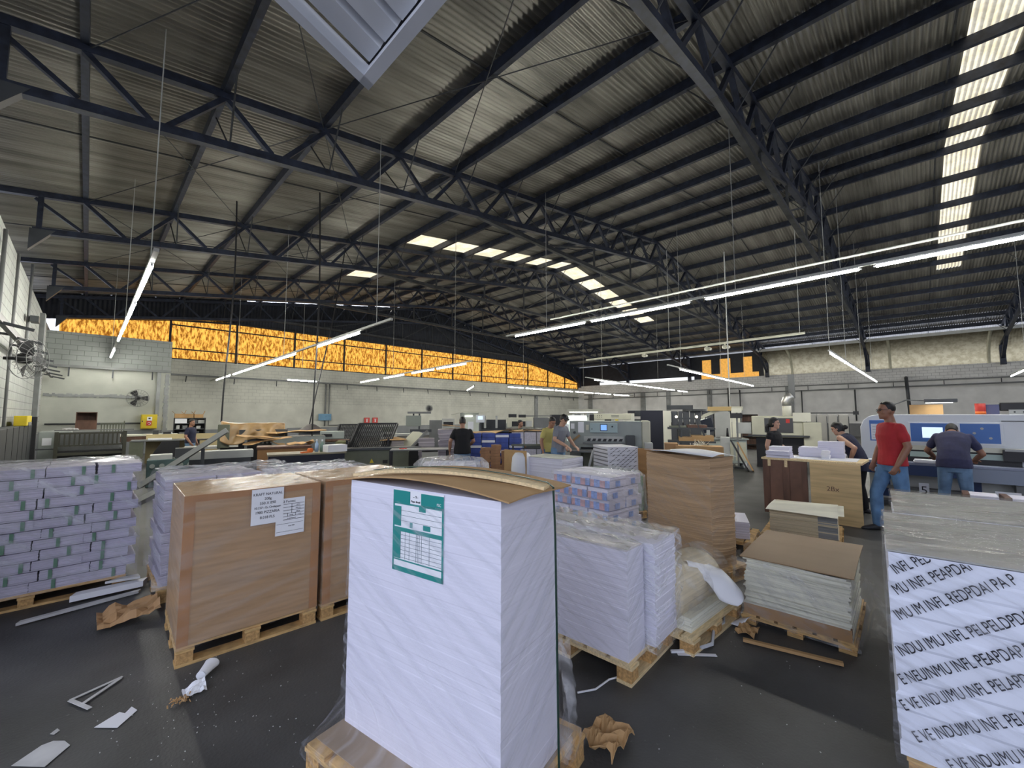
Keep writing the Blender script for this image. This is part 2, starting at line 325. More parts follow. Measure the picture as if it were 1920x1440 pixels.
# ------------------------------------------------------------------ roof trusses
def truss_proto():
    t = thing('roof_truss', '', 'roof truss')
    def chord(f, x0, x1, w, h): 
        m = MB(); m.bar((x0,0,f(x0)), (19.8,0,f(19.8)), w, h); m.bar((19.8,0,f(19.8)), (x1,0,f(x1)), w, h); return m
    chord(zt, -3.6, 41.0, .14, .15).build('top_chord', steel, t)
    chord(zb, -1.2, 40.9, .15, .15).build('bottom_chord', steel, t)
    nodes = []
    for i in range(22):
        xm = (PX[i]+PX[i+1])/2
        for xa, s in ((PX[i], .10), (PX[i+1], -.10)):
            MB().bar((xa, 0, zt(xa)-.05), (xm-s, 0, zb(xm)+.06), .085, .105, up=(0,1,0)).build('diagonal', steel, t)
    for x in PX[1:22]:
        for s in (-1, 1): MB().cyl((x+.1, s*.03, zb(x)+.05), (x, s*.92, zt(x)+.1), .016, n=6).build('fly_brace', steel_d, t)
    MB().bar((7.75,0,7.55), (31.85,0,7.55), .13, .13).build('tie_beam', steel_d, t)
    for x in (11.0, 14.0, 17.0, 19.8, 22.6, 25.6, 28.6): MB().bar((x,0,7.6), (x,0,zb(x)-.06), .06, .06).build('hanger_post', steel_d, t)
    for a, b in ((11.0,14.0), (14.0,17.0), (17.0,19.8), (22.6,19.8), (25.6,22.6), (28.6,25.6)): MB().bar((a,0,7.6), (b,0,zb(b)-.06), .05, .05).build('hanger_brace', steel_d, t)
    MB().bar((-1.2,0,7.1), (-.35,0,6.5), .08, .07).build('end_strut', steel, t); MB().bar((-1.1,0,zb(-1.1)), (-1.1,0,zt(-1.1)), .10, .10).build('end_post', steel, t)
    MB().prism([(-1.25,5.75),(-1.25,6.3),(-.82,6.34)], -.09, .09, Matrix.Rotation(R(90), 4, 'X')).build('wall_bracket', dgrey, t)
    MB().bar((41.0,0,4.9), (41.0,0,zt(40.9)), .26, .26).build('end_post', steel, t)
    MB().bar((38.9,0,zb(38.9)), (40.95,0,5.35), .16, .16).build('end_strut', steel, t)
    return t
tr = truss_proto()
tn = ['nearest roof truss, only its far end in view at the right edge', 'first roof truss, passing overhead from top centre down to the right wall', 'second roof truss, its thick lower chord crossing the picture from the left edge', 'third roof truss, just before the yellow lit skylight strip',
      'fourth roof truss, over the end of the hanging lamps at left', 'fifth and farthest roof truss, against the dark gable']
for k, y in enumerate(TY):
    if k == 0: tr.location = (0, y, 0); tr['label'] = tn[0]
    else: dup(tr, None, (0, y if k < 5 else YB-.4, 0), None, tn[k])
for k, x in enumerate(PX):
    o = MB().box(x-.05, YF, zt(x)+.03, x+.05, YB, zt(x)+.27).build('roof_purlin', steel)
    side = 'left' if k < 11 else 'right'; n = k if k < 11 else 22-k
    tag(o, 'ridge purlin at the top of the roof between the two slopes' if k == 11 else 'long blue steel purlin, %s from the %s eave on the %s roof slope' % (ORD[n], side, side), 'purlin', 'roof purlins')
for k in range(5):
    for sd in (0, 1):
        y = TY[k]+3.3; a, b = ((-3, 19.8), (19.8, 41))[sd]
        o = MB().bar((a,y,zt(a)+.2), (b,y,zt(b)+.2), .035, .025).build('sag_rod', steel_d)
        tag(o, 'thin sag rod along the %s roof slope in the %s bay between trusses' % (('left','right')[sd], ORD[k]), 'rod', 'roof sag rods')
for k in range(5):                                                   # cross bracing rods near the left eave and at the right
    for j, (a, b) in enumerate(((-.3, 3.3), (3.3, 6.9), (34.5, 38.0))):
        m = MB(); y0, y1 = TY[k], TY[k+1]
        m.cyl((a,y0,zt(a)), (b,y1,zt(b)), .011, n=5); m.cyl((b,y0,zt(b)), (a,y1,zt(a)), .011, n=5)
        tag(m.build('cross_brace', steel_d), 'crossed bracing rods in the %s bay, %s' % (ORD[k], ('at the left eave','next in from the left eave','near the right eave')[j]), 'brace', 'roof cross bracing')

# ------------------------------------------------------------------ far gable: amber panels under dark sheeting
amber = glaze_mat('amber_fibreglass', (.13,.045,.005), (.52,.265,.045), 10, (1,1,.32))
def topz(x): return min(7.1, 6.44+.145*x) if x < 33 else 7.1-(x-33)*.19
posts = [-1.15, 2.95, 6.05, 9.3, 12.6, 15.85, 19.1, 22.3, 25.7, 29.0, 32.2, 35.5, 38.6, 41.2]
for a, b in zip(posts, posts[1:]):
    wn += 1; n = int((b-a)/.13*6)
    w = MB().grid(lambda u, v: (a+(b-a)*u, 29.08+.012*math.sin(2*math.pi*(a+(b-a)*u)/.13), 4.72+(topz(a+(b-a)*u)-4.66)*v), n, 2).build('window_%d' % wn, amber, smooth=True); struct(w, 'amber fibreglass window panel in the far wall')
    f = MB()
    for zz in (5.3, 6.62): 
        if zz < min(topz(a), topz(b))-.05: f.bar((a,29.02,zz), (b,29.02,zz), .05, .07)
    f.bar((a,29.02,4.75), (b,29.02,4.75), .05, .06); f.bar((b,29.0,4.7), (b,29.0,topz(b)+.1), .10, .10); f.bar((a,29.02,topz(a)), (b,29.02,topz(b)), .08, .10)
    f.build('frame', black, w)
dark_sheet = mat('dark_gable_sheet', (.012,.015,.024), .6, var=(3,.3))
gs = MB(); n = 1500
for i in range(n):
    pass
gap = lambda x: .035 if 6.5 < x < 17 else -.02
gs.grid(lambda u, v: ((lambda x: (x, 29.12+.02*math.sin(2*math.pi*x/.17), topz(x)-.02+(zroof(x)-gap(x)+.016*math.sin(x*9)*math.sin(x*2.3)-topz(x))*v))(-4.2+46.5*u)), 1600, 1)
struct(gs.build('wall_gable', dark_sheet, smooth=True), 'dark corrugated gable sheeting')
struct(MB().box(-4.4, 4, 5.2, -4.2, YB+.2, 7.0).build('wall_side', mat('sunlit_side', (.5,.46,.36), .8)), 'pale sheet seen past the left eave')
# right eave: curved pale sheets between the wall and the roof, with an amber section far back
eave_m = mat('eave_sheet', (.36,.33,.24), .5, .2, var=(2,.25))
def eave(y0, y1): return MB().grid(lambda u, v: (41.35-2.6*(1-math.cos(u*math.pi/2)), y0+(y1-y0)*v, 5.05+1.95*math.sin(u*math.pi/2)+.012*math.sin(2*math.pi*(y0+(y1-y0)*v)/.13)), 10, int((y1-y0)/.13*5))
ea = glaze_mat('eave_fibreglass', (.30,.26,.16), (.42,.37,.24), 3, (1,1,1))
struct(eave(-9, 9.3).build('wall_eave', ea, smooth=True), 'curved pale corrugated eave above the right wall')
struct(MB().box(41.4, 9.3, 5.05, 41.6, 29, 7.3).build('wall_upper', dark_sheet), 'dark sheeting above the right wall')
for y0, y1, z0, z1 in ((9.7,14.6,5.06,5.5), (10.2,10.9,5.5,6.9), (12.0,12.9,5.5,6.9), (13.7,14.5,5.5,6.9)):
    wn += 1; struct(MB().box(41.33, y0, z0, 41.37, y1, z1).build('window_%d' % wn, mat('amber_painted_glow', (.5,.25,.05), .6, emit=(1,.50,.10,.42), var=(6,.3))), 'small amber window with painted glow above the right wall')  # daylight through the amber panes is put in as emission
wn += 1; struct(MB().box(41.33, 15.3, 5.06, 41.38, 26, 5.4).build('window_%d' % wn, mat('white_painted_glow', (.7,.7,.7), .6, emit=(.9,.95,1,.55))), 'long white window strip with painted glow above the right wall')  # brightness of the white strip is put in as emission too
for y in (7.2, 1.1, -3.7): 
    m = MB(); pts = [(41.30-2.6*(1-math.cos(t*math.pi/2)), y, 5.05+1.93*math.sin(t*math.pi/2)) for t in [i/10 for i in range(11)]]; m.tube(pts, .09, 6)
    struct(m.build('trim_%d' % {7.2:11,1.1:12,-3.7:13}[y], beige), 'pale green curved rib of the right eave')
struct(MB().box(38.55, -9, 6.85, 38.75, 9.3, 7.05).build('trim_14', lgrey), 'pale long beam along the top of the curved right eave')

# ------------------------------------------------------------------ pilasters, conduits, fans and other wall fittings
for y, zz in ((20.4, 5.0),): struct(MB().box(XL, y, 0, XL+.12, y+.45, zz).build('trim_2', concrete), 'grey pilaster on the left wall')
pil = [(7.2,.55),(13.7,.4),(17.7,.4),(20.4,.5),(27,.5)]
for i, (y, w) in enumerate(pil): struct(MB().box(XR-.12, y, 0, XR, y+w, 4.05).build('trim_%d' % (i+3), concrete), 'grey pilaster on the right wall')
struct(MB().box(2.05, 23.52, 1.6, 2.17, 23.6, 3.5).build('trim_9', concrete), 'grey cover strip on the annex wall'); struct(MB().box(33.2, YB-.12, 0, 33.7, YB, 3.7).build('trim_10', concrete), 'grey pilaster on the far wall')
def conduit(label, p0, p1, n, down, side, r=.045):
    t = thing('cable_conduit', label, 'conduit', p0); d = Vector(p1)-Vector(p0)
    MB().bar((0,0,0), d, .07, .10).build('pipe', mgrey, t)
    for i in range(n):
        q = d*((i+.5)/n); m = MB(); m.bar(q, q+Vector(side)*(.15 if side[0] > 0 else .20)+Vector((0,0,.02)), .05, .04); m.bar(q+Vector((0,0,-.04)), q+Vector(down), .045, .045); m.build('bracket', dgrey, t)
    return t
conduit('long grey conduit on brackets along the far wall below the amber panels', (2.6,28.75,3.85), (41,28.75,3.7), 17, (-.05,-.15,-.38), (0,1,0))
conduit('grey conduit on brackets along the annex wall in the left corner', (-1.2,23.5,3.55), (2.5,23.5,3.55), 3, (0,-.02,-.4), (0,.3,0))
conduit('grey conduit on brackets along the block wall at left', (-1.0,9,3.1), (-1.0,23.4,3.1), 8, (.35,0,-.12), (-1,0,0))
conduit('dark upper conduit along the right wall', (41.1,28,4.0), (41.1,-8,4.1), 14, (0,0,-.3), (1,0,0))
conduit('dark lower conduit along the right wall', (41.1,28,3.5), (41.1,-8,3.75), 14, (0,0,.15), (1,0,0))
def pipe(name, label, cat, pts, r, m=mgrey, n=8): return tag(MB().tube(pts, r, n).build(name, m, smooth=True), label, cat)
pipe('wall_pipe', 'thin vertical pipe on the left block wall, nearest to the camera', 'pipe', [(-1.2,11.6,.5),(-1.2,11.6,5.0)], .03)
pipe('wall_pipe', 'thin vertical pipe on the left block wall, beside the wall fan', 'pipe', [(-1.2,13.6,.5),(-1.2,13.6,5.1)], .025)
pipe('wall_pipe', 'thin vertical pipe with a small floodlight on the left block wall', 'pipe', [(-1.2,16.4,3.0),(-1.2,16.4,5.6)], .03)
pipe('wall_pipe', 'dark horizontal hose pipe ending at the yellow hydrant box', 'pipe', [(-1.1,23.5,1.30),(1.6,23.5,1.30)], .035, dgrey)
pipe('wall_pipe', 'grey drop pipe beside the blue sign on the far wall', 'pipe', [(11.35,28.9,3.8),(11.35,28.9,.9)], .05)
pipe('wall_pipe', 'grey bent pipe running right below the blue sign', 'pipe', [(11.6,28.9,3.8),(11.6,28.9,.95),(13.9,28.9,.95)], .04)
pipe('wall_pipe', 'tall dark pole before the right wall, leaning a little', 'pipe', [(40.6,.2,1.2),(40.6,.3,4.3),(41.1,.3,4.35)], .10, dgrey)
pipe('wall_pipe', 'thin dark drop pipe on the right wall behind the man in red', 'pipe', [(41.1,3.2,1.2),(41.1,3.2,3.6)], .05, dgrey)
pipe('wall_pipe', 'dark drop pipe on the right wall beside the wide pilaster', 'pipe', [(41.1,6.6,.8),(41.1,6.6,3.7)], .045, dgrey)
pipe('wall_pipe', 'dark post left of the hanging work light near the right wall', 'pipe', [(40.6,12.0,1),(40.6,12.0,4.1)], .12, dgrey)
pipe('wall_pipe', 'thin dark drop pipe right of the dark post at the right wall', 'pipe', [(41.0,11.2,1),(41.0,11.2,3.9)], .05, dgrey)
def fan(label, loc, rz, r=.33):
    t = thing('wall_fan', label, 'fan', loc, rz)
    m = MB(); m.cyl((0,0,0), (0,.14,0), .09, n=12); m.bar((0,.1,0), (0,.35,0), .05); m.build('motor', black, t, smooth=True)
    for k in range(3):
        a = k*2*math.pi/3; m = MB(); m.grid(lambda u, v: (math.cos(a+(v-.5)*.9*(1-.2*u))*(.06+u*(r-.09)), -.02+(v-.5)*.10, math.sin(a+(v-.5)*.9*(1-.2*u))*(.06+u*(r-.09))), 4, 4); m.build('blade', blackrub, t, solid=.004)
    m = MB()
    for j, rr in enumerate((r, r*.98, r*.6, r*.3)): 
        y = (.06,-.06,-.10,-.12)[j]; m.tube([(math.cos(q)*rr, y, math.sin(q)*rr) for q in [2*math.pi*i/28 for i in range(29)]], .006, 4)
    for i in range(20):
        q = 2*math.pi*i/20; m.tube([(math.cos(q)*.05,-.12,math.sin(q)*.05), (math.cos(q)*r*.6,-.10,math.sin(q)*r*.6), (math.cos(q)*r,0,math.sin(q)*r), (math.cos(q)*r*.5,.08,math.sin(q)*r*.5)], .004, 3)
    m.build('guard', mgrey, t); return t
fan('round wall fan on the annex wall above the yellow hydrant box', (1.45,23.25,2.35), 5, .36)
fan('black wall fan on the left block wall at the picture edge', (-.78,11.4,2.66), 60, .36)
fan('small dark fan on top of the lamp arm in front of the far wall', (7.56,11.02,1.86), -35, .11)
tag(MB().box(-1.15,16.1,4.05,-1.0,16.5,4.2).build('floodlight', dgrey), 'small dark floodlight on a pole at the left block wall', 'floodlight')
h = thing('hydrant_box', 'yellow fire hydrant box on the annex wall with white and red stickers', 'hydrant box', (1.86,23.45,1.07))
MB().box(-.26,-.12,0,.26,.13,.60).build('case', yellow, h, bevel=.01); MB().box(-.23,-.135,.03,.23,-.12,.57).build('door', yellow, h); MB().box(-.235,-.15,.28,-.20,-.135,.34).build('latch', dgrey, h)
s1 = MB().box(-.07,-.138,.34,.09,-.1355,.50).build('sticker', paper, h); s2 = MB().box(-.09,-.138,.13,.08,-.1355,.33).build('sticker', red, h); s2['label'] = 'red sticker with a white symbol'
MB().tube([(.045*math.cos(t),-.1395,.22+.045*math.sin(t)) for t in [i*.5 for i in range(-4,7)]], .010, 5).build('symbol', paper, s2); MB().box(-.03,-.1395,.40,.04,-.1382,.46).build('symbol', ink, s1)
for i, (x, dx) in enumerate(((14.2, .36), (14.85, .36))):
    t = tag(MB().box(x,28.93,1.05,x+.42,28.96,1.45).build('wall_sign', red), ('left','right')[i]+' one of two small red signs on the far wall', 'sign', 'red signs'); m = MB(); m.box(x+.17,28.925,1.12,x+.25,28.93,1.30); m.box(x+.13,28.925,1.32,x+.29,28.93,1.36); m.build('symbol', paper, t)
tag(MB().box(10.9,28.80,1.28,11.75,28.83,1.72).build('wall_sign', mat('faded_blue', (.16,.33,.50), .6, var=(2,.3))), 'faded blue sign on the far wall by the grey pipe', 'sign')

# ------------------------------------------------------------------ overhead gate panel at the entrance beside the camera
g = thing('tilting_gate', 'corner of a white ribbed tilting gate panel overhead at the top of the picture', 'gate', (1.02,2.12,3.5))
def gp(a, b, z=0): return (-a*.941+z*.337, -b, a*.337+z*.941)
m = MB()
for k in range(24):
    b0 = .09+k*.17
    m.add([gp(.07,b0,.05), gp(2.6,b0,.05), gp(.07,b0+.12,.05), gp(2.6,b0+.12,.05), gp(.07,b0+.135,.09), gp(2.6,b0+.135,.09), gp(.07,b0+.17,.05), gp(2.6,b0+.17,.05)], [(0,1,3,2),(2,3,5,4),(4,5,7,6)])
m.build('ribbed_sheet', white_paint, g, solid=.003)
def gbar(a0, b0, a1, b1, w=.07):
    m = MB(); vs = []
    for a, b in ((a0,b0),(a1,b0),(a1,b1),(a0,b1)): vs += [gp(a,b,-.02), gp(a,b,.06)]
    return m.add(vs, [(0,2,4,6),(1,7,5,3),(0,1,3,2),(2,3,5,4),(4,5,7,6),(6,7,1,0)])
gbar(0,0,.06,4.3).build('frame_bar', white_paint, g); gbar(0,0,2.6,.06).build('frame_bar', white_paint, g); gbar(2.54,0,2.6,4.3).build('frame_bar', white_paint, g); gbar(0,4.24,2.6,4.3).build('frame_bar', white_paint, g)
# ------------------------------------------------------------------ hanging rows of lamp tubes
def lamps(label, p0, p1, tubes, cables, ztop, axis, group='hanging lamp rows', r=.026):
    """p0..p1 rail; tubes: intervals along the axis; cables: positions"""
    t = thing('lamp_row', label, 'hanging lamp', p0, 0, group); p0 = Vector(p0); p1 = Vector(p1); d = p1-p0
    MB().bar((0,0,.07), d+Vector((0,0,.07)), .06, .05).build('rail', lgrey, t)
    def at(c): return d*((c-p0[axis])/d[axis])
    for a, b in tubes:
        q0, q1 = at(a), at(b); e = (q1-q0).normalized()
        f = MB().cyl(q0, q1, r, n=10).build('lamp_tube', tubem, t, smooth=True)
        MB().bar(q0+Vector((0,0,.035)), q1+Vector((0,0,.035)), .05, .018).build('reflector', white_paint, f)
        for q, s in ((q0, -1), (q1, 1)): MB().cyl(q, q+e*s*.05, .018, n=8).build('end_cap', white_paint, f)
    for c in cables:
        q = at(c); w = p0+q; zt_ = zroof(w.x)-.015
        MB().cyl(q+Vector((0,0,.09)), (q.x, q.y, zt_-p0.z), .008, n=5).build('cable', lgrey, t)
lamps('long row of lamp tubes at right, running towards the camera under the first truss', (10.6,10.6,4.47), (10.6,-6,4.6), [(10.13,7.18),(6.91,3.99),(3.56,.65),(.38,-2.5),(-2.8,-5.6)], (8.7,2.9,-3.9), 9.0, 1)
lamps('row of lamp tubes at left, running along the block wall towards the annex', (.55,7.4,3.86), (.55,23.3,3.98), [(8.0,10.7),(11.1,14.1),(14.4,17.5),(20.3,21.7),(21.9,23.2)], (8.2,14.2,22.4), 6.5, 1)
lamps('row of lamp tubes in front of the amber panels, left of centre', (4.6,8.2,3.7), (4.75,28.4,3.5), [(9.8,12.5),(14.4,17.2),(17.4,19.9),(20.1,22.9),(23.6,26.7)], (8.9,15.6,22.2), 7.1, 1)
lamps('row of lamp tubes in front of the amber panels, just left of the middle', (9.95,11.8,3.6), (11.5,25,3.6), [(12.2,14.4),(14.7,16.8),(17.7,20.1),(20.9,23.7)], (13,19), 7.9, 1)
lamps('single short lamp tube at the far wall conduit under the amber panels', (7.4,25.1,3.62), (9.6,25.1,3.6), [(7.75,9.3)], (8.5,), 0, 0)
lamps('far row of three lamp tubes in the middle, pointing at the far wall', (18.0,21.0,3.6), (21.7,26.5,3.6), [(21.6,23.2),(23.4,25.3)], (22.4,), 0, 1)
lamps('long far row of lamp tubes along the middle of the hall, the lower one', (20.2,20.2,3.6), (39.4,20.8,3.6), [(20.4,22.0),(22.3,25.6),(25.9,28.3),(28.7,31.6),(31.9,34.7),(35.3,38.4)], (22,30), 0, 0)
lamps('long far row of lamp tubes along the middle of the hall, the upper one', (18.6,12.6,3.6), (36,13.8,3.6), [(19.6,22.2),(23.0,26.1),(26.4,29.4),(29.7,32.4),(33.2,35.5)], (20.5,29), 0, 0)
lamps('row of lamp tubes hanging before the small amber windows of the right wall', (16.6,7.2,3.64), (31.6,7.7,3.6), [(18.0,20.9),(21.2,24.2),(24.5,27.6),(27.9,31.2)], (18.1,24,29), 0, 0)
lamps('row of lamp tubes pointing at the right wall above the man in red', (16.3,1.84,3.62), (32.6,1.5,3.6), [(16.6,19.4),(19.7,22.6),(22.9,25.9),(26.2,29.2),(29.5,32.4)], (16.4,20,25,30), 0, 0)
lamps('lamp tubes just entering the picture at the right edge', (17,-3.4,3.6), (32.6,-3.6,3.6), [(26.6,29.4),(29.7,32.4)], (28,), 0, 0)
cp = thing('camera_rail', 'pale hanging rail carrying small white cameras, right of centre', 'rail', (18,2.7,4.62)); MB().cyl((0,0,0),(0,9.4,-.12), .05, n=8).build('rail_pipe', cream_p, cp)
for y in (2.7,3.4,6.2): m = MB(); m.cyl((0,y,-.05),(0,y,-.15),.03); m.ball((0,y,-.2),(.11,.11,.09)); m.cyl((-.05,y-.1,-.2),(-.2,y-.2,-.26),.06); m.build('camera', cream_p, cp, smooth=True)
for y in (.15, 5.0): MB().cyl((0,y,.04),(0,y,4.5),.012, n=5).build('cable', lgrey, cp)
pipe('conduit_pipe', 'thin pale conduit above the long lamp row at right', 'conduit', [(11.2,9,5.0),(11.2,-7,5.05)], .028, lgrey)
for i, (p, q) in enumerate((((2.81,14.32,8.08),(2.78,14.35,1.45)), ((4.55,12.53,8.35),(4.62,12.46,.9)), ((7.1,16.5,8.7),(5.7,15.7,1.3)))):
    m = MB(); p = Vector(p); q = Vector(q); m.tube([p+(q-p)*t+Vector((.06*math.sin(t*5),.04*math.sin(t*7),0)) for t in [k/8 for k in range(9)]], .022, 6)
    tag(m.build('power_cable', black), ('black power cable hanging down to the tarp covered machine','thick black power cable hanging straight down in front of the far wall','black power cable slanting down to the dark hood')[i], 'cable')
# ------------------------------------------------------------------ pallets, stacks and wrap
def perim(w, d, n):
    """points round a rectangle, n per side, corners included"""
    a, b = w/2, d/2; o = []
    for (x0,y0),(x1,y1) in (((-a,-b),(a,-b)),((a,-b),(a,b)),((a,b),(-a,b)),((-a,b),(-a,-b))):
        o += [(x0+(x1-x0)*i/n, y0+(y1-y0)*i/n) for i in range(n)]
    return o
def ream(w, d, z0, z1, n, jit, seed, wave=0, seg=5, sx=0, sy=0):
    """a pile of sheets as one block with uneven edges"""
    rnd = random.Random(seed); m = MB(); rings = []; h = (z1-z0)/n
    for i in range(n):
        ox, oy = rnd.gauss(0, jit), rnd.gauss(0, jit); t = i/n
        for zz in (z0+i*h, z0+(i+.82)*h):
            r = []
            for k, (x, y) in enumerate(perim(w, d, seg)):
                q = wave*noise.noise(Vector((x*2.2+seed, y*2.2, zz*3)))
                r.append((x+ox+sx*(1-t), y+oy+sy*(1-t), zz+q*(t > .02)))
            rings.append(r)
    rings.append([(p[0], p[1], p[2]+h*.18) for p in rings[-1]])
    return m.loft(rings)
def wrap(prof, seed, amp=.006, n=14, nz=34, top=True, diag=1.6, freq=5):
    """stretch film round a pile; prof: (z, w, d) from the bottom up"""
    m = MB(); rings = []; zs = [p[0] for p in prof]
    def size(z):
        for a, b in zip(prof, prof[1:]):
            if z <= b[0]+1e-6: t = (z-a[0])/max(1e-6, b[0]-a[0]); return a[1]+(b[1]-a[1])*t, a[2]+(b[2]-a[2])*t
        return prof[-1][1:]
    for i in range(nz+1):
        z = zs[0]+(zs[-1]-zs[0])*i/nz; w, d = size(z); r = []
        for x, y in perim(w, d, n):
            q = amp*(noise.noise(Vector((x*freq+z*diag*freq*.5+seed, y*freq+z*diag*freq*.6, z*freq*1.3)))+.6)*1.2; l = math.hypot(x/w, y/d)
            r.append((x+q*(x/w)/l, y+q*(y/d)/l, z+.3*q))
        rings.append(r)
    if top:
        zt_, w, d = prof[-1]
        for k in (.9, .72, .5, .25, .03):
            rings.append([(x*k, y*k, zt_+.004+amp*1.3*abs(noise.noise(Vector((x*k*6+seed, y*k*6, 3.3))))) for x, y in perim(w, d, n)])
    return m.loft(rings, cap=top)
def wrapped(label, c, rz, prof, seed, amp=.006, n=14, nz=24, diag=.5, side=None, topm=None, par=None):
    t = par or thing('stretch_film', label, 'stretch film', (c[0],c[1],0), rz)
    wrap(prof, seed, amp, n, nz, False, diag).build('side_film', side or film, t, smooth=True)
    z, w, d = prof[-1]; MB().grid(lambda u, v: (w*(u-.5), d*(v-.5), z+.004+amp*1.8*(noise.noise(Vector((u*w*6+seed, v*d*14, seed)))+.5*noise.noise(Vector((u*w*22, v*d*30+seed, 1))))), 30, 40).build('top_film', topm or film_top, t, smooth=True)
    return t
def pallet(label, c, w, d, rz=0, h=.13, m=None, nb=6):
    m = m or wood; t = thing('pallet', label, 'pallet', (c[0],c[1],0), rz, 'wooden pallets'); bh = .02
    for i in range(nb):
        y = -d/2+(i+.5)*d/nb; MB().box(-w/2, y-d/nb*.40, h-bh, w/2, y+d/nb*.40, h).build('deck_board', m, t, bevel=.002)
    for x in (-w/2+.05, 0, w/2-.05):
        MB().box(x-.05, -d/2, h-2*bh, x+.05, d/2, h-bh).build('stringer_board', m, t)
        for y in (-d/2+.055, 0, d/2-.055): MB().box(x-.045, y-.05, bh, x+.045, y+.05, h-2*bh).build('block', chip, t)
    for y in (-d/2+.055, 0, d/2-.055): MB().box(-w/2, y-.05, 0, w/2, y+.05, bh).build('runner_board', m, t)
    return t

# --- front stack in the middle of the picture
pallet('pallet under the tall white front stack, wrapped in clear film', (1.27,1.66), .80, 1.04, 10, .14)
fs = thing('paper_stack', 'tall wrapped stack of white sheets in the foreground with a green printed form', 'paper stack', (1.27,1.67,.14), 10)
ream(.44, .95, 0, 1.175, 40, .0004, 5, .004, 7).build('sheets', sheets2, fs)
w = wrap([(-.06,.82,1.06),(.0,.81,1.05),(.02,.74,1.0),(.06,.56,.985),(.14,.47,.965),(.5,.452,.962),(1.11,.450,.960)], 2, .006, 16, 44, False, 2.2).build('stretch_film', film, fs, smooth=True)
loose = MB().grid(lambda u, v: (.15+.12*u, -.50-.10*math.sin(v*3)*(1-u)-.03*math.sin(u*9+v*7), .48-.48*v+.04*math.sin(u*8+v*5)), 10, 12)
loose.build('loose_film', film_bag, fs, smooth=True)
lab = thing('form_label', '', None); 
for k in ('label', 'category'):
    if k in lab: del lab[k]
bpy.data.objects.remove(lab)
FR = (R(90), 0, R(-90))                        # text and marks read from the -x side
lf = MB().box(-.2235, -.178, .80, -.2225, .143, 1.168).build('form_label', paper, fs); lf['label'] = 'white form with green frame and table lines'
tm = MB(); e = -.2242
def bl(y0, z0, y1, z1): tm.box(e-.0004, min(y0,y1), min(z0,z1), e+.0004, max(y0,y1), max(z0,z1))
# frame and header (y runs right to left as seen, .143 is the left side)
bl(.143,1.108,.030,1.162); bl(-.040,1.105,-.178,1.160); bl(.143,.80,.133,1.11); bl(-.178,.80,-.168,1.11); bl(.143,.80,-.178,.822); bl(.143,.848,-.178,.854); bl(.143,1.10,-.178,1.108)
bl(.133,1.002,.088,1.09); bl(.133,.978,-.168,.996); bl(.133,.856,.090,.98); bl(.03,1.002,.012,1.024); bl(-.055,1.002,-.10,1.024); bl(-.028,1.08,-.07,1.10)
tm.build('green_frame', teal, lf)
tm = MB()
for i in range(7): z = .862+i*.0168; bl(.09,z,-.166,z+.0014)
for y in (.09,.060,.032,-.012,-.022,-.032,-.046,-.094): bl(y,.858,y-.0014,.978)
for z in (1.026,1.050,1.072): bl(.088,z,-.166,z+.0014)
tm.build('table_lines', mat('faint_print', (.08,.13,.16), .6), lf)
words('FSC', .016, paper, lf, (e-.0006,-.150,1.122), FR); words('Paper Brasil', .012, ink, lf, (e-.0006,-.006,1.120), FR); words('~ Y~', .016, ink, lf, (e-.0006,-.006,1.140), FR)
MB().box(-.36,-.49,-.002,.36,.49,0.003).build('base_board', mat('base_brown',(.33,.25,.17),.6,var=(4,.15)), fs)
cb = MB().grid(lambda u, v: (-.245+.52*u, -.53+1.03*v, 1.180+.036*(1-(2*v-1)**2)+.006*math.sin(u*5+v*3)), 6, 16).build('cover_board', cardb, fs, solid=.006)
sl = MB()
for i in range(16):
    y0, y1 = -.52+i*1.04/16, -.52+(i+1)*1.04/16; z0, z1 = (1.194+.042*(1-(y/.52)**2) for y in (y0, y1)); sl.bar((-.045-.2*y0,y0,z0), (-.045-.2*y1,y1+.002,z1), .075, .014)
slo = sl.build('wood_slat', woodpale, fs)
st = MB(); pts = [(.105, -.545, -.05)]+[(.105,-.535,1.0),(.105,-.527,1.19)]+[(.02-.16*y, y, 1.206+.042*(1-(y/.52)**2)) for y in [-.5+i*.1 for i in range(11)]]+[(.105,.49,1.19),(.105,.49,.0)]
for a, b in zip(pts, pts[1:]): st.bar(a, b, .014, .003, up=(0,-1,.02) if abs(b[2]-a[2]) > .1 else (0,0,1))
st.build('strap', strap_g, fs)
tag(MB().grid(lambda u, v: (1.80+.22*u+.03*math.sin(v*9), 1.10+.18*v, .02+.05*abs(math.sin(u*6+v*4))), 8, 8).build('torn_card', cardb, solid=.004), 'torn brown card at the right foot of the tall front stack', 'card scrap')

# --- kraft boxed stacks
def kraft_stack(label, plabel, c, rz):
    pallet(plabel, c, .875, .78, rz, .13)
    k = thing('kraft_stack', label, 'kraft stack', (c[0],c[1],.13), rz)
    MB().box(-.435,-.388,0,.435,.388,.975).build('board_wrapper', kraftbox, k, bevel=.004)
    for x0, x1 in ((-.437,-.375),(.377,.437)): MB().box(x0,-.391,0,x1,-.386,.976).build('edge_board', kraftframe, k)
    MB().box(-.375,-.3905,.93,.377,-.386,.976).build('edge_board', kraftframe, k)
    wrapped('', None, 0, [(-.02,.88,.785),(.3,.882,.788),(.985,.880,.786)], c[0]*3, .004, 14, 24, .6, film_k, film_topk, k); return k
film_pile = film_mat('pile_film', .03, .36, 1.8, stretch=(2,2,7), rot=(.2,.5,.3)); film_topk = film_mat('kraft_top_film', .12, .75, 2.0, tint=(.42,.39,.30), rough=.08, stretch=(2.5,9,3), rot=(0,0,.9))
film_k = film_mat('kraft_film', .02, .22, 1.2, stretch=(1.2,1.2,9), rot=(.3,-.2,0), tint=(.8,.8,.78), bs=.3); 
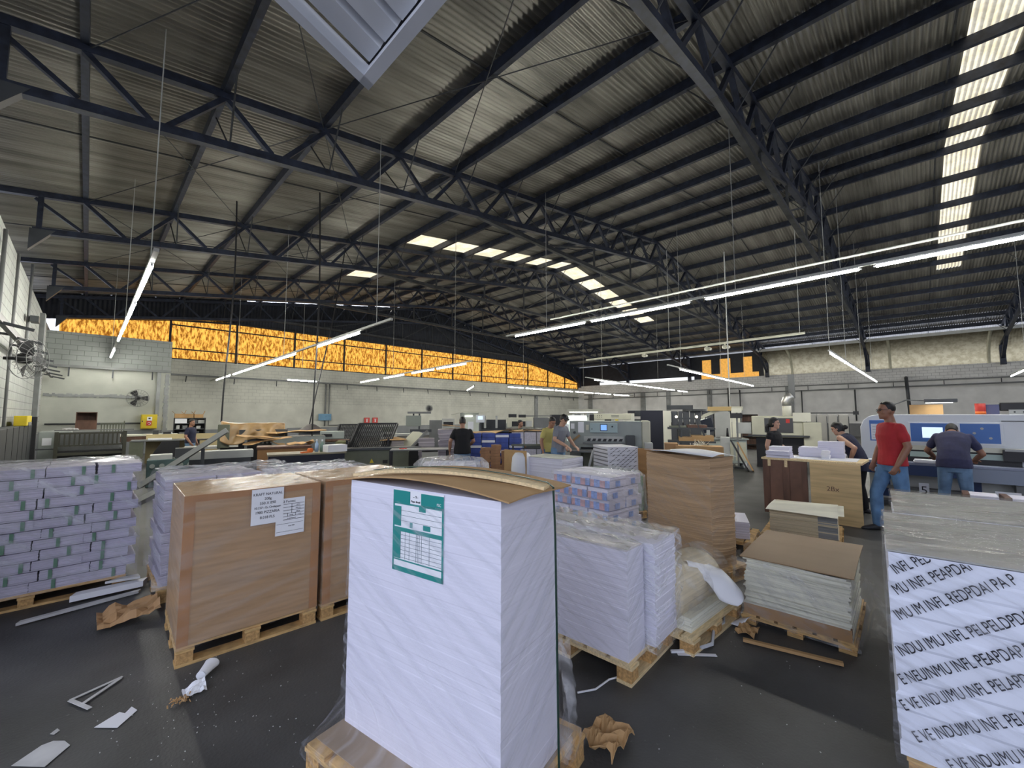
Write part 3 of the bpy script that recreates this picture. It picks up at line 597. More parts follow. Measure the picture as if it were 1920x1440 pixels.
k1 = kraft_stack('wrapped brown kraft stack with two paper labels, left of the tall white stack', 'pallet under the kraft stack that has two labels', (.935,3.9), -2)
k2 = kraft_stack('second wrapped brown kraft stack, half hidden behind the tall white stack', 'pallet under the half hidden kraft stack', (1.84,3.87), -1)
l1 = MB().box(-.049,-.4035,.713,.163,-.402,.972).build('paper_label', paper, k1); l1['label'] = 'white sheet reading KRAFT NATURAL 200g'
for i, (s, z) in enumerate((('KRAFT NATURAL',.932),('200g',.898),('550 X 890',.866),('10.257 - Ex Ordepam',.834),('1900 PIZZARIA',.800),('8.018 FLS',.762))):
    words(s, .027 if i != 3 else .022, ink, l1, (.057,-.4042,z), sx=.92)
l2 = MB().box(.115,-.4005,.607,.317,-.399,.880).build('paper_label', paper, k1); l2['label'] = 'white table label reading Forest'
m = MB()
for z in (.835,.812,.788,.765,.742,.718): m.box(.165,-.4015,z,.313,-.4007,z+.003)
for z in (.690,.632): m.box(.122,-.4015,z,.310,-.4007,z+.002)
m.box(.222,-.4015,.765,.225,-.4007,.835); m.box(.250,-.4015,.742,.253,-.4007,.765); m.box(.195,-.4015,.742,.198,-.4007,.765); m.build('table_lines', ink, l2)
words('2 Forest', .026, ink, l2, (.205,-.4015,.856)); 
for i, (s, x, z) in enumerate((('550 X',.27,.824),('890 mm',.27,.800),('200 gr',.27,.776),('8.018',.222,.752),('1.750',.28,.752),('Kraft Natural',.225,.728),('Lote 1900',.225,.672))): words(s, .011, ink, l2, (x,-.4015,z))

# --- far left pile of bundles
def bundle_pile(name, label, cat, group, c, rz, nx, ny, nz, bw, bd, bh, z0, seed, m_side, mark=None, jit=.006, skip=None, stag=.35):
    rnd = random.Random(seed); protos = []
    for v in range(4):
        b = ream(bw-.008, bd-.01, 0, bh-.004, 7, .0015, seed+v, .010, 4); protos.append(b.mesh(name)); protos[-1].materials.append(m_side)
    mk = None
    if mark:
        mm = MB(); mm.box(-.012,-bd/2-.004,.004,.012,-bd/2+.01,bh-.008); mk = mm.mesh(mark[0]); mk.materials.append(mark[1])
    M = Matrix.Translation((c[0],c[1],0)) @ Matrix.Rotation(R(rz),4,'Z'); out = []
    for k in range(nz):
        off = (k % 2)*bw*.42-bw*.2
        for j in range(ny):
            for i in range(nx):
                if skip and skip(i, j, k): continue
                p = M @ Vector(((i-(nx-1)/2)*bw*.985+off*stag+rnd.gauss(0,jit), (j-(ny-1)/2)*bd+rnd.gauss(0,jit), z0+k*bh))
                o = bpy.data.objects.new(name, rnd.choice(protos)); COL.objects.link(o); o.location = p; o.rotation_euler = (0,0,R(rz)+rnd.gauss(0,.012))
                tag(o, label, cat, group); out.append(o)
                if mk and j == 0: q = bpy.data.objects.new(mark[0], mk); COL.objects.link(q); q.parent = o; q.location = (rnd.uniform(-.32,.32)*bw, 0, 0)
    return out
pallet('pallet under the lilac bundle pile at the left edge of the picture', (-.28,5.93), 1.25, .82, 0, .12)
bundle_pile('paper_bundle', 'lilac white bundle of sheets in the big wrapped pile at the left edge', 'paper bundle', 'bundles in the left edge pile', (-.25,5.92), 0, 4, 2, 12, .315, .38, .0885, .12, 11, lilac, ('green_mark', mat('green_mark', (.10,.22,.14), .6)), .004)
wrapped('clear film round the lilac pile at the left edge', (-.25,5.92), 0, [(.11,1.33,.84),(.5,1.335,.845),(1.10,1.33,.84),(1.20,1.31,.82)], 7, .010, 16, 30, .7, film_pile)
# --- piles behind the kraft stacks
pallet('pallet under the lilac pile right behind the labelled kraft stack', (1.08,5.24), 1.15, .85, 0, .14)
bundle_pile('paper_bundle', 'lilac white bundle in the wrapped pile behind the labelled kraft stack', 'paper bundle', 'bundles in the pile behind the kraft stack', (1.08,5.24), 0, 3, 2, 10, .38, .42, .0935, .14, 21, lilac, None, .004, lambda i, j, k: k == 9 and i == 2, .08)
wrapped('clear film round the lilac pile behind the labelled kraft stack', (1.08,5.24), 0, [(.12,1.2,.88),(.5,1.2,.89),(1.02,1.19,.88),(1.10,1.12,.86)], 9, .014, 16, 24, .5, film_pile)
pallet('pallet under the wrapped pile behind the half hidden kraft stack', (2.02,5.36), 1.0, .8, 0, .14)
bundle_pile('paper_bundle', 'pale blue white bundle in the wrapped pile behind the half hidden kraft stack', 'paper bundle', 'bundles behind the second kraft stack', (2.02,5.36), 0, 2, 2, 9, .49, .39, .0955, .14, 31, sheets, None, .004, None, .08)
wrapped('clear film round the pile behind the half hidden kraft stack', (2.02,5.36), 0, [(.12,1.05,.84),(.5,1.05,.84),(.98,1.03,.83),(1.03,.96,.78)], 12, .014, 16, 24, .5, film_pile)
m = MB(); m.box(2.30,4.955,.905,2.40,4.965,.985); tag(m.build('printed_card', mat('pink_red_print',(.5,.13,.12),.5,var=(25,.5))), 'pink printed card at the corner of the pile behind the half hidden kraft stack', 'printed card')
m = MB(); m.box(.86,4.795,.985,1.19,4.80,1.03); tag(m.build('pile_label', pale_blue), 'pale blue strip label on the lilac pile behind the labelled kraft stack', 'label')
# wrapped pile behind the front stack top
bundle_pile('paper_bundle', 'white bundle in the low wrapped pile just behind the top of the tall front stack', 'paper bundle', 'bundles behind the front stack', (4.15,5.4), -38, 2, 2, 7, .42, .38, .125, .0, 41, sheets, None, .004)
tag(wrap([(0,.9,.82),(.4,.9,.82),(.88,.88,.8),(.96,.72,.66)], 15, .014, 14, 20, True, .5).build('stretch_film', film_top, smooth=True), 'creased clear film over the low pile behind the front stack top', 'stretch film').location = (4.15,5.4,0)
bpy.data.objects[-1] if False else None

film_topw = film_mat('white_top_film', .35, .85, 2.0, tint=(.40,.39,.33), rough=.12, stretch=(8,1.6,3), rot=(0,0,-.2))
# --- white wrapped stacks to the right of the front stack
pallet('light pallet with chip blocks under the two white wrapped stacks right of the front stack', (2.70,1.82), .66, 1.0, 2, .135, woodpale)
w1 = thing('paper_stack', 'white wrapped paper stack just right of the tall front stack, bright left face', 'paper stack', (2.49,1.82,.135), 2)
ream(.23, .97, 0, .66, 34, .0007, 8, .006, 7).build('sheets', sheets2, w1); wrapped('', None, 0, [(-.02,.245,.985),(.3,.245,.985),(.672,.243,.98)], 4, .007, 14, 26, 2.2, film, film_topw, w1)
w2 = thing('paper_stack', 'narrow white wrapped stack with ragged edge, behind the bright one on the same pallet', 'paper stack', (2.83,1.80,.135), 2)
ream(.36, 1.02, 0, .655, 40, .003, 18, .006, 7).build('sheets', sheets2, w2); wrapped('', None, 0, [(-.03,.40,1.08),(.3,.41,1.09),(.69,.39,1.06)], 6, .016, 14, 26, 1.2, film_side, film_topw, w2)
# --- printed blue bundles
pallet('pallet under the blue and white printed bundles', (4.62,2.99), .8, .9, -4, .14)
ob = bundle_pile('printed_bundle', 'bundle of printed blue and white booklets in the wrapped pile right of the front stack', 'printed bundle', 'blue printed bundles', (4.62,2.99), -4, 2, 3, 6, .34, .29, .131, .14, 51, sheets, None, .003)
pr1 = MB().box(-.1735,-.138,.0,-.1715,-.075,.085).mesh('cover_print'); pr1.materials.append(lblue); pr1b = MB().box(-.1735,.0,.0,-.1715,.085,.085).mesh('cover_print'); pr1b.materials.append(lblue)
pr2 = MB().box(-.1733,-.075,.0,-.1713,.0,.080).mesh('cover_print'); pr2.materials.append(pinkp); pr2b = MB().box(-.1733,.085,.0,-.1713,.138,.080).mesh('cover_print'); pr2b.materials.append(pinkp)
pr3 = MB(); pr3.box(-.06,-.1485,.008,.03,-.1465,.075); pr3 = pr3.mesh('cover_print'); pr3.materials.append(lblue)
for o in ob:
    for p in (pr1, pr1b, pr2, pr2b, pr3): q = bpy.data.objects.new('cover_print', p); COL.objects.link(q); q.parent = o
f = tag(wrap([(.13,.71,.90),(.5,.71,.90),(.93,.70,.89)], 19, .006, 14, 26, True, 1.).build('stretch_film', film_pile, smooth=True), 'clear film round the blue and white printed bundles', 'stretch film'); f.location = (4.62,2.99,0); f.rotation_euler = (0,0,R(-4))
# --- tall brown stack
pallet('pallet under the tall brown sheet stack', (4.62,1.81), .62, .92, -14, .13, None)
bs = thing('paper_stack', 'tall wavy stack of brown sheets with a curling white sheet on top', 'paper stack', (4.62,1.81,.13), -14)
ream(.40, .78, 0, 1.085, 90, .0022, 28, .05, 8).build('sheets', brownsheets, bs)
b2 = MB(); MB().grid(lambda u, v: (-.20+.42*u, -.42+.84*v, 1.105+.05*math.sin(v*3.1)*u+.02*math.sin(u*4+v*2)), 8, 10).build('top_sheet', paper, bs, smooth=True, solid=.002)
wrap([(.02,.415,.80),(.5,.415,.80),(.98,.415,.80)], 23, .004, 14, 22, False, 1.).build('stretch_film', film_mat('thin_film', .0, .16, 2.2, tint=(.85,.83,.8)), bs, smooth=True)
# --- cream stack under a brown board
pallet('low pallet under the cream stack with the brown board', (4.23,.73), .95, .72, 1, .08)
cs_ = thing('paper_stack', 'cream stack of ragged sheets under a brown board, in loose clear film', 'paper stack', (4.25,.73,.08), 1)
ream(.86, .66, 0, .41, 30, .009, 38, .02, 8, -.06).build('sheets', cream, cs_)
MB().grid(lambda u, v: (-.47+.97*u, -.36+.72*v, .425+.055*u*0+.02*math.sin(u*2.4)), 5, 3).build('cover_board', mat('brown_board',(.30,.19,.10),.6,var=(2,.1)), cs_, solid=.006)
MB().box(-.50,-.335,0,-.46,.335,.085).build('kraft_edge', kraft, cs_)
wrap([(-.06,.96,.75),(.1,1.0,.80),(.3,1.0,.80),(.42,.99,.78)], 33, .03, 14, 22, False, 1.3, 7).build('stretch_film', film_bag, cs_, smooth=True)
bag = MB().grid(lambda u, v: (-.35+.5*u+.05*math.sin(v*7), -.40-.26*v-.03*math.sin(u*9), .30*(1-v)**2+.03+.05*abs(math.sin(u*7+v*6))), 14, 12); bag.build('loose_film', film_bag, cs_, smooth=True)
# --- wrapped roll on a small pallet with a big white sheet hanging over it
pallet('small light pallet under the wrapped cream sheets, with split boards', (3.42,1.38), .86, .50, -4, .12, woodpale, 5)
ro = thing('wrapped_roll', 'slumped roll of cream sheets in clear film on a small pallet', 'paper roll', (3.42,1.40,.12), -4)
m = MB(); rings = []
for i in range(15):
    x = -.40+i*.05; rr = .20+.012*noise.noise(Vector((x*6,1,2))); rings.append([(x, rr*1.05*math.cos(a)+.03, max(0, .19+rr*math.sin(a)*(1 if math.sin(a) > 0 else .95))) for a in [2*math.pi*j/24 for j in range(24)]])
m.loft(rings); m.build('sheet_roll', creamtan, ro, smooth=True); ream(.72,.44,0,.09,10,.006,48,.01).build('bottom_sheets', cream, ro)
m = MB(); rings = []
for i in range(20):
    x = -.45+i*.045; rings.append([(x, (.225+.03*noise.noise(Vector((x*9,j*.9,1))))*math.cos(2*math.pi*j/30)*1.08+.02, max(-.01,.2+(.225+.03*noise.noise(Vector((x*8,j*.7,4))))*math.sin(2*math.pi*j/30))) for j in range(30)])
m.loft(rings, cap=True); m.build('stretch_film', film_bag, ro, smooth=True)
LS = [[Vector(p) for p in q] for q in ([(3.434, 1.419, 0.466), (3.588, 1.331, 0.474), (3.603, 1.173, 0.425), (3.552, 1.01, 0.298)], [(3.318, 1.322, 0.469), (3.413, 1.224, 0.357), (3.395, 1.128, 0.272), (3.418, 1.004, 0.241)])]
def lsheet(u, v):
    def cub(q): k = min(2, int(u*3)); f = u*3-k; f = f*f*(3-2*f)*.35+f*.65; return q[k].lerp(q[k+1], f)
    p = cub(LS[0]).lerp(cub(LS[1]), v); return p+Vector((-.6,-.6,.5))*.05*math.sin(v*3.14)+Vector((0,0,.012*math.sin(u*9+v*4)))
tag(MB().grid(lsheet, 24, 10).build('loose_sheet', paper, smooth=True, solid=.002), 'large white sheet curling down beside the wrapped roll', 'paper sheet')
tag(MB().grid(lambda u, v: (3.62+.20*u, 1.04+.10*v-.05*u, .012+.05*math.sin(u*3)*(1-v)), 8, 5).build('loose_sheet', paper, smooth=True, solid=.002), 'small white sheet on the floor under the large curling sheet', 'paper sheet')
film_topr = film_mat('right_top_film', .12, .75, 1.6, tint=(.40,.39,.34), rough=.07, stretch=(10,1.3,3), rot=(0,0,.12), bs=1.)
# --- stack at the right edge with printed slanting words
for i, (x, lb, pl) in enumerate(((3.12,'white wrapped stack at the right edge printed with slanting dark letters','pallet under the stack with slanting dark letters at the right edge'),(4.16,'second wrapped stack under a grey cover, behind the lettered stack at the right edge','pallet under the second wrapped stack at the right edge'))):
    pallet(pl, (x,-.62), .96, 1.45, 0, .15)
    q = thing('paper_stack', lb, 'paper stack', (x+.01,-.60,.15), 3)
    n = 13
    for j in range(n):
        pass
    ream(.97, 1.5, 0, .875, 13, .004, 58+i, .012, 10).build('sheets', mat('lettered_sheets', (.76,.79,.90), .5, var=(4,.05)), q)
    MB().box(-.487,-.752,.877,.487,.752,.884).build('cover_sheet', foilm, q)
    wrap([(-.05,1.0,1.53),(.3,.992,1.525),(.893,.988,1.52)], 43+i, .007, 16, 30, True, 2.).build('stretch_film', film, q, smooth=True)
    MB().grid(lambda u, v: (-.495+.99*u, -.76+1.52*v, .902+.008*noise.noise(Vector((u*18,v*3+i*9,1)))+.003*noise.noise(Vector((u*50,v*8,1)))), 80, 40).build('top_film', film_topr, q, smooth=True)
    if i == 0:
        for j, (s, z, y) in enumerate((('INFL PED',.775,.735),('MU INFL PEAPDAI',.685,.735),('IMU IM INFL REDPDAI PA P',.575,.735),('INDUI IMU INFL PELPELDPDAI P',.42,.735),('E NEUINMU INFL PEAPDAP PELA',.30,.735),('E VE INDUIMU INFL PELAPDAP',.19,.735),('E VE INDUIMU INFL PELA',.075,.70),('E VE INDUIMU INF',.01,.60),('E VE INDU',.01,.42))):
            o = words(s, .062, ink, q, (-.4985,y,z+.02), (R(90),R(-35),R(-90)), 'lettering', 'LEFT', .60, .0004); ML = o.matrix_basis
            bm = bmesh.new(); bm.from_mesh(o.data); bm.transform(ML)
            for co, no in (((0,0,.872),(0,0,1)),((0,0,.004),(0,0,-1)),((0,-.745,0),(0,-1,0))): bmesh.ops.bisect_plane(bm, geom=bm.verts[:]+bm.edges[:]+bm.faces[:], plane_co=co, plane_no=no, clear_outer=True)
            if not bm.faces: bm.free(); bpy.data.objects.remove(o); continue
            bm.transform(ML.inverted()); bm.to_mesh(o.data); bm.free()
# --- papers beyond the cream stack
pallet('pallet under the cream tan stack before the plywood table', (6.75,1.15), 1.0, .85, 5, .13)
pt = thing('paper_stack', 'cream tan stack with a skewed top sheet and grey printed end, before the plywood table', 'paper stack', (6.78,1.13,.13), 6)
ream(.86, .70, 0, .28, 22, .005, 68, .01, 6).build('sheets', creamtan, pt); MB().box(-.435,-.352,.01,-.428,-.16,.27).build('grey_print', greyprint, pt)
MB().grid(lambda u, v: (-.52+.95*u, -.36+.74*v, .287+.02*math.sin(u*3+v)), 5, 5).build('top_sheet', cream, pt, solid=.003)
MB().grid(lambda u, v: (-.30+.75*u, -.42+.30*v, .275+.01*math.sin(u*3)), 4, 3).build('top_sheet', cream, pt, solid=.003)
pallet('pallet under the small white stack left of the cream tan stack', (5.92,1.80), .75, .6, 8, .13)
ps = thing('paper_stack', 'small low white stack beside the tall brown stack', 'paper stack', (5.92,1.80,.13), 20); ream(.55,.40,0,.20,14,.003,78,.006).build('sheets', sheets, ps)
# --- small things on the floor
def scrap(name, label, cat, poly, z=.004, m=None, h=.0015): return tag(MB().prism(poly, z, z+h).build(name, m or paperdirt), label, cat)
cup = thing('plastic_cup', 'white crushed plastic cup lying in front of the labelled kraft stack', 'cup', (.62,3.32,.035), 55)
m = MB(); m.loft([[(-.07+x, (r*math.cos(a)), r*.75*math.sin(a)) for a in [2*math.pi*j/20 for j in range(20)]] for x, r in ((0,.026),(.03,.028),(.08,.034),(.13,.041),(.135,.043))], cap=False); m.build('cup_wall', paper, cup, smooth=True, solid=.002)
MB().cyl((-.071,0,0),(-.068,0,0),.026).build('cup_base', paper, cup)
m = MB().grid(lambda u, v: (.48+.11*u, 3.12+.09*v, .01+.04*abs(noise.noise(Vector((u*3,v*3,1))))+.03*u*v), 7, 7); tag(m.build('crumpled_paper', paper, solid=.002), 'crumpled white paper with brown shavings on the floor', 'paper scrap')
m = MB(); random.seed(8)
for i in range(40): m.cb((.46+random.gauss(0,.022), 3.10+random.gauss(0,.02), .010+random.random()*.02), (.018,.006,.003), (random.random()*3,random.random()*3,random.random()*3))
tag(m.build('wood_shavings', cardb), 'little heap of brown shavings beside the crumpled paper', 'shavings', None, 'stuff')
m = MB(); m.bar((.245,3.66,.008),(.02,3.58,.008),.018,.003); m.bar((.02,3.58,.009),(.10,3.40,.009),.022,.003); m.bar((.07,3.48,.011),(.235,3.64,.011),.02,.003)
tag(m.build('bent_strip', paperdirt), 'pale strip bent into a V on the dark floor', 'strip')
scrap('torn_paper', 'torn white paper piece with a notch, on the floor at lower left', 'paper scrap', [(.115,3.19),(.20,3.10),(.285,3.20),(.265,3.26),(.235,3.215),(.215,3.25)], m=paper)
scrap('paper_sheet', 'greyish sheet curled on the floor at the lower left corner', 'paper scrap', [(-.16,3.13),(-.05,3.01),(.03,3.11),(.01,3.17),(-.03,3.21),(-.07,3.21)])
scrap('paper_chip', 'tiny curled white chip near the lower left corner', 'paper scrap', [(-.045,3.29),(-.03,3.27),(-.01,3.29),(-.02,3.32)])
m = MB(); random.seed(5)
for i in range(150):
    x, y = random.uniform(.1,1.0), random.gauss(2.95,.35)
    if random.random() < .35: x, y = random.uniform(1.9,4.5), random.uniform(.2,1.6)
    s = random.uniform(.001,.0038); m.cb((x,y,.002), (s*1.8,s,.003), (0,0,random.random()*3))
tag(m.build('paper_crumbs', paperdirt), 'fine white paper crumbs scattered over the dark floor', 'crumbs', None, 'stuff')
scrap('white_board', 'white cut board lying at the foot of the left edge pile', 'board', [(-.02,5.36),(.46,5.36),(.50,5.46),(.02,5.46)], .02, paper, .05)
scrap('white_board', 'long white strip lying before the left edge pile', 'board', [(-.30,5.10),(.42,5.22),(.44,5.27),(-.28,5.15)], .01, paperdirt, .02)
scrap('white_board', 'white board with a notch leaning at the corner of the left edge pile', 'board', [(.20,5.45),(.44,5.40),(.43,5.50),(.30,5.50)], .09, paperdirt, .02)
m = MB().grid(lambda u, v: (.14+.36*u, 4.52+.34*v-.1*u, .015+.11*abs(noise.noise(Vector((u*3.5,v*3.5,2.2))))+.06*u), 10, 10); tag(m.build('kraft_wrapper', kraft, solid=.003), 'crumpled brown kraft wrapping on the floor left of the labelled kraft stack', 'wrapping')
m = MB(); m.tube([(2.92,1.30,.01),(3.02,1.20,.012),(3.20,1.12,.02),(3.42,1.18,.04),(3.58,1.16,.02),(3.72,1.2,.03),(3.62,1.30,.03)], .012, 5); tag(m.build('plastic_strap', white_paint), 'loose white strapping band curling on the floor by the small pallet', 'strap')
m = MB(); m.bar((2.93,1.26,.006),(3.10,1.06,.006),.03,.003); tag(m.build('white_strip', paper), 'short white strip under the loose strapping band', 'strip')
m = MB(); m.tube([(2.12,1.52,.006),(2.22,1.46,.006),(2.36,1.45,.006),(2.47,1.40,.006)], .006, 5); tag(m.build('plastic_strap', paper), 'thin white wire piece on the floor before the light pallet', 'strap')
m = MB().grid(lambda u, v: (3.50+.16*u, .93+.13*v, .01+.03*abs(math.sin(u*5+v*4))), 5, 5); tag(m.build('card_piece', cardb, solid=.004), 'torn tan card piece on the floor left of the cream stack', 'card scrap')
m = MB(); m.bar((3.42,.98,.02),(3.55,.42,.02),.03,.02); tag(m.build('wood_strip', cardb), 'tan strip lying along the foot of the cream stack', 'strip')
m = MB().grid(lambda u, v: (4.1+.8*u, .02+.30*v, .01+.10*abs(noise.noise(Vector((u*4,v*4,7))))), 14, 10); tag(m.build('loose_film', film_bag, smooth=True), 'loose clear film lying on the floor between the cream stack and the lettered stack', 'plastic film')
# ------------------------------------------------------------------ machines, tables and stock along the walls
def B(t, name, m, *boxes, bevel=0, smooth=False):
    b = MB()
    for q in boxes: b.box(*q)
    return b.build(name, m, t, smooth, bevel)
def legs(t, w, d, h, s=.04, m=None, y0=0):
    for x in (-w/2+s, w/2-s):
        for y in (y0+s, y0+d-s): B(t, 'leg', m or dgrey, (x-s/2,y-s/2,0,x+s/2,y+s/2,h))
def slat_rack(t, w, h, y0, z0, lean, n, m, name='slat_rack', rows=5, skew=0):
    """leaning frame of bars"""
    f = MB(); P = lambda u, v: (-w/2+w*u+skew*v, y0+lean*v, z0+h*v)
    f.bar(P(0,0),P(0,1),.05); f.bar(P(1,0),P(1,1),.05); f.bar(P(0,1),P(1,1),.05); f.bar(P(0,0),P(1,0),.06)
    for i in range(1, rows): f.bar(P(0,i/rows),P(1,i/rows),.025)
    for i in range(1, n): f.bar(P(i/n,.02),P(i/n,.98),.022,.03)
    return f.build(name, m, t)

# left wall: dark panel row, yellow case
t = thing('steel_locker', 'row of tall dark grey ribbed steel lockers along the left block wall', 'locker', (-1.22,10.9,0))
for i in range(6): q = B(t, 'locker_door', locker_m, (0,i*.98,.05,.22,i*.98+.95,1.40), bevel=.01); B(q, 'door_edge', black, (.20,i*.98+.95,.05,.225,i*.98+.98,1.40))
B(t, 'plinth', black, (0,0,0,.2,5.88,.05)); B(t, 'end_post', black, (0,5.88,0,.30,6.1,1.60))
t = thing('yellow_case', 'yellow metal case standing on the dark lockers at the left wall', 'case', (-1.15,14.6,1.40)); B(t, 'case_body', yellow, (0,0,0,.2,1.15,.23), bevel=.01); B(t, 'recess', mgrey, (.19,.3,0,.215,.95,.08))
# folding machine with grey cabinet and bar rack
t = thing('folding_machine', 'big olive grey machine with a cabinet at its left and a rack of vertical bars', 'printing machine', (.0,17.2,0), 0)
c = B(t, 'cabinet', grey_mach, (-.93,.6,.1,-.28,2.0,1.17), bevel=.02); B(c, 'notice', paper, (-.85,.59,.78,-.67,.60,.99)); B(t, 'base', olive, (-.6,.3,0,.85,1.3,.45))
B(t, 'lower_body', black, (-.55,.1,.45,.80,.9,.62)); B(t, 'roller_bar', rack_m, (-.60,.0,.50,.85,.12,.58), (-.60,.0,.76,.85,.06,.80), (-.60,0,1.10,.85,.06,1.15))
for x in (-.60,.80): B(t, 'side_post', rack_m, (x,-.02,.2,x+.08,.10,1.17))
m = MB()
for i in range(14): m.box(-.52+i*.098,.01,.80,-.485+i*.098,.05,1.10)
m.build('bar', rack_m, t); m = MB()
for i in range(14): m.cyl((-.5+i*.098,.06,.78),(-.47+i*.098,.06,.78),.03,n=8)
m.build('wheel', mgrey, t); B(t, 'side_tray', dgrey, (-1.0,.1,.68,-.60,.35,.71)); B(t, 'top_rail', mgrey, (-.62,.3,1.19,1.05,.36,1.22)); B(t, 'inner_panel', mgrey, (-.5,.4,.62,.75,.45,1.1))
t = thing('wooden_crate', 'open brown wooden crate standing on the olive grey machine', 'crate', (0,18.9,1.18))
B(t, 'back_panel', brownwood, (-.24,.36,0,.24,.38,.56)); B(t, 'side_panel', brownwood, (-.24,0,0,-.22,.36,.56)); B(t, 'side_panel', brownwood, (.22,0,0,.24,.36,.56)); B(t, 'shelf', brownwood, (-.22,0,.28,.22,.36,.30)); B(t, 'top_panel', brownwood, (-.24,0,.54,.24,.36,.56)); B(t, 'front_panel', brownwood, (-.22,0,.0,.22,.02,.27))
t = tag(MB().grid(lambda u, v: (-.5+.35*u, 18.7+.3*v, 1.20+.08*abs(noise.noise(Vector((u*4,v*4,1))))), 8, 8).build('crumpled_cloth', paperdirt, solid=.004), 'pale crumpled cloth left of the brown crate', 'cloth')
t = thing('bar_fence', 'small dark bar rack right of the brown crate', 'rack', (.62,19.3,0)); B(t, 'frame', olive, (-.3,0,1.35,.3,.03,1.38),(-.3,0,1.05,.3,.03,1.08),(.27,0,0,.3,.03,1.45)); m = MB(); [m.box(-.28+i*.07,.01,1.08,-.25+i*.07,.03,1.35) for i in range(8)]; m.build('bar', olive, t)
# tables and low gear between machine and hydrant
t = thing('long_table', 'long table with a white top and tan apron below the hydrant box', 'table', (1.45,19.6,0), -4); B(t, 'tabletop', cream_p, (-.95,0,.90,.95,.9,.95)); B(t, 'apron', brownwood, (-.93,.02,.72,.93,.06,.90)); legs(t, 1.8, .85, .9, .07, brownwood)
t = thing('scanner', 'black and white device lying on the long white table', 'device', (2.1,19.7,.95), -4); B(t, 'body', white_paint, (-.14,0,0,.14,.25,.06), bevel=.01); B(t, 'screen', black, (-.12,-.005,.01,.10,.10,.075))
t = thing('grey_tower', 'dark grey upright box standing in front of the long white table', 'box', (1.68,18.7,0), -4); B(t, 'tower_body', dgrey, (-.075,0,.0,.075,.2,1.12)); B(t, 'foot', black, (-.12,-.05,0,.12,.25,.05))
t = thing('press_table', 'grey table with papers and a sloping black guard in front of the long white table', 'table', (1.75,17.6,0), -5)
B(t, 'tabletop', mgrey, (-.75,0,.80,.85,.7,.84)); legs(t, 1.5, .65, .8, .05, dgrey); B(t, 'grey_side', olive, (-.78,.02,.3,-.45,.6,.82)); m = MB(); m.prism([(-.30,.25),(.45,.25),(.45,.79),(.0,.79)], 0,.02, Matrix.Rotation(R(90),4,'X')); m.build('black_guard', black, t); B(t, 'yellow_panel', mat('pale_yellow_panel',(.55,.45,.24),.6,var=(2,.1)), (-.40,.68,.05,1.55,.70,1.0)); B(t, 'paper_pile', paper, (-.35,.1,.84,.25,.5,.88))
t = thing('side_table', 'small dark steel table right of the black guard', 'table', (3.05,17.2,0), -5); B(t, 'tabletop', black, (-.4,0,.80,.45,.6,.83)); legs(t, .85, .6, .8, .04, black); B(t, 'lower_shelf', black, (-.4,0,.35,.45,.6,.38))
t = thing('green_unit', 'low teal green feeder unit with a white top in front of the tables at left', 'machine unit', (1.55,12.5,0), -6); B(t, 'unit_body', mat('teal_grey',(.06,.10,.10),.5,var=(4,.2)), (-.55,0,0,.45,.6,.62), bevel=.015); B(t, 'unit_top', lgrey, (-.5,.05,.62,-.1,.5,.72)); B(t, 'motor_box', dgrey, (-.05,.1,.62,.4,.5,.85)); m = MB(); [m.cyl((-.45+i*.17,-.03,.48),(-.45+i*.17,0,.48),.05,n=8) for i in range(5)]; m.build('roller', grey_mach, t)
t = thing('steel_chute', 'long grey steel conveyor chute sloping up to the right, behind the lilac pile', 'chute', (1.50,10.7,0), -10)
m = MB(); m.bar((-.75,.2,.22),(.62,-.1,1.30),.30,.05); m.build('trough', mgrey, t); m = MB(); m.bar((-.75,.05,.26),(.62,-.25,1.34),.02,.08); m.bar((-.75,.36,.26),(.62,.06,1.34),.02,.08); m.build('side_rail', lgrey, t); legs(t, .5, .4, .55, .04); B(t, 'support', dgrey, (.2,-.1,0,.26,.1,.95)); B(t, 'pale_cover', lgrey, (.0,.35,.7,1.15,.75,.86)); B(t, 'foot_box', dgrey, (.0,.3,0,1.1,.8,.7))
t = thing('steel_chute', 'short grey chute lying low between the left edge pile and the lilac pile', 'chute', (.62,7.3,0), -10); m = MB(); m.bar((-.35,0,.38),(.30,.15,.72),.32,.05); m.build('trough', mgrey, t); m = MB(); m.bar((-.3,.1,0),(-.3,.1,.40),.05); m.bar((.2,.1,0),(.2,.1,.66),.05); m.build('support', dgrey, t)
# shelf unit with boxes
t = thing('shelf_unit', 'dark steel shelf unit crammed with parts against the far wall', 'shelf', (2.95,21.4,0), -7)
for z in (.1,.55,.80,1.05,1.28,1.50): B(t, 'shelf_board', dgrey, (-.5,0,z,.55,.5,z+.03))
for x in (-.5,.51): B(t, 'upright', black, (x,0,0,x+.04,.5,1.53))
B(t, 'back_plate', black, (-.5,.48,0,.55,.5,1.5))
for i, (x, w, h, z, mm) in enumerate(((-.45,.38,.19,1.31,paper),(0.0,.28,.15,1.31,dgrey),(.3,.22,.13,1.31,lgrey),(-.4,.1,.15,1.08,lgrey),(-.2,.15,.14,1.08,mgrey),(.05,.12,.1,1.08,black),(.25,.14,.12,1.08,lgrey),(-.3,.2,.12,.83,mgrey),(.1,.25,.14,.83,dgrey))):
    tag(MB().box(x,0,0,x+w,.3,h).build('stored_box' if h > .12 else 'machine_part', mm), 'item %d from left stored on the dark shelf unit, %s shelf' % ((i,i+1)[1] if i < 3 else ((i-2) if i < 7 else i-6), 'top' if i < 3 else ('second' if i < 7 else 'third')), 'stored part', 'parts on the dark shelf unit').location = (2.95,21.42,z)
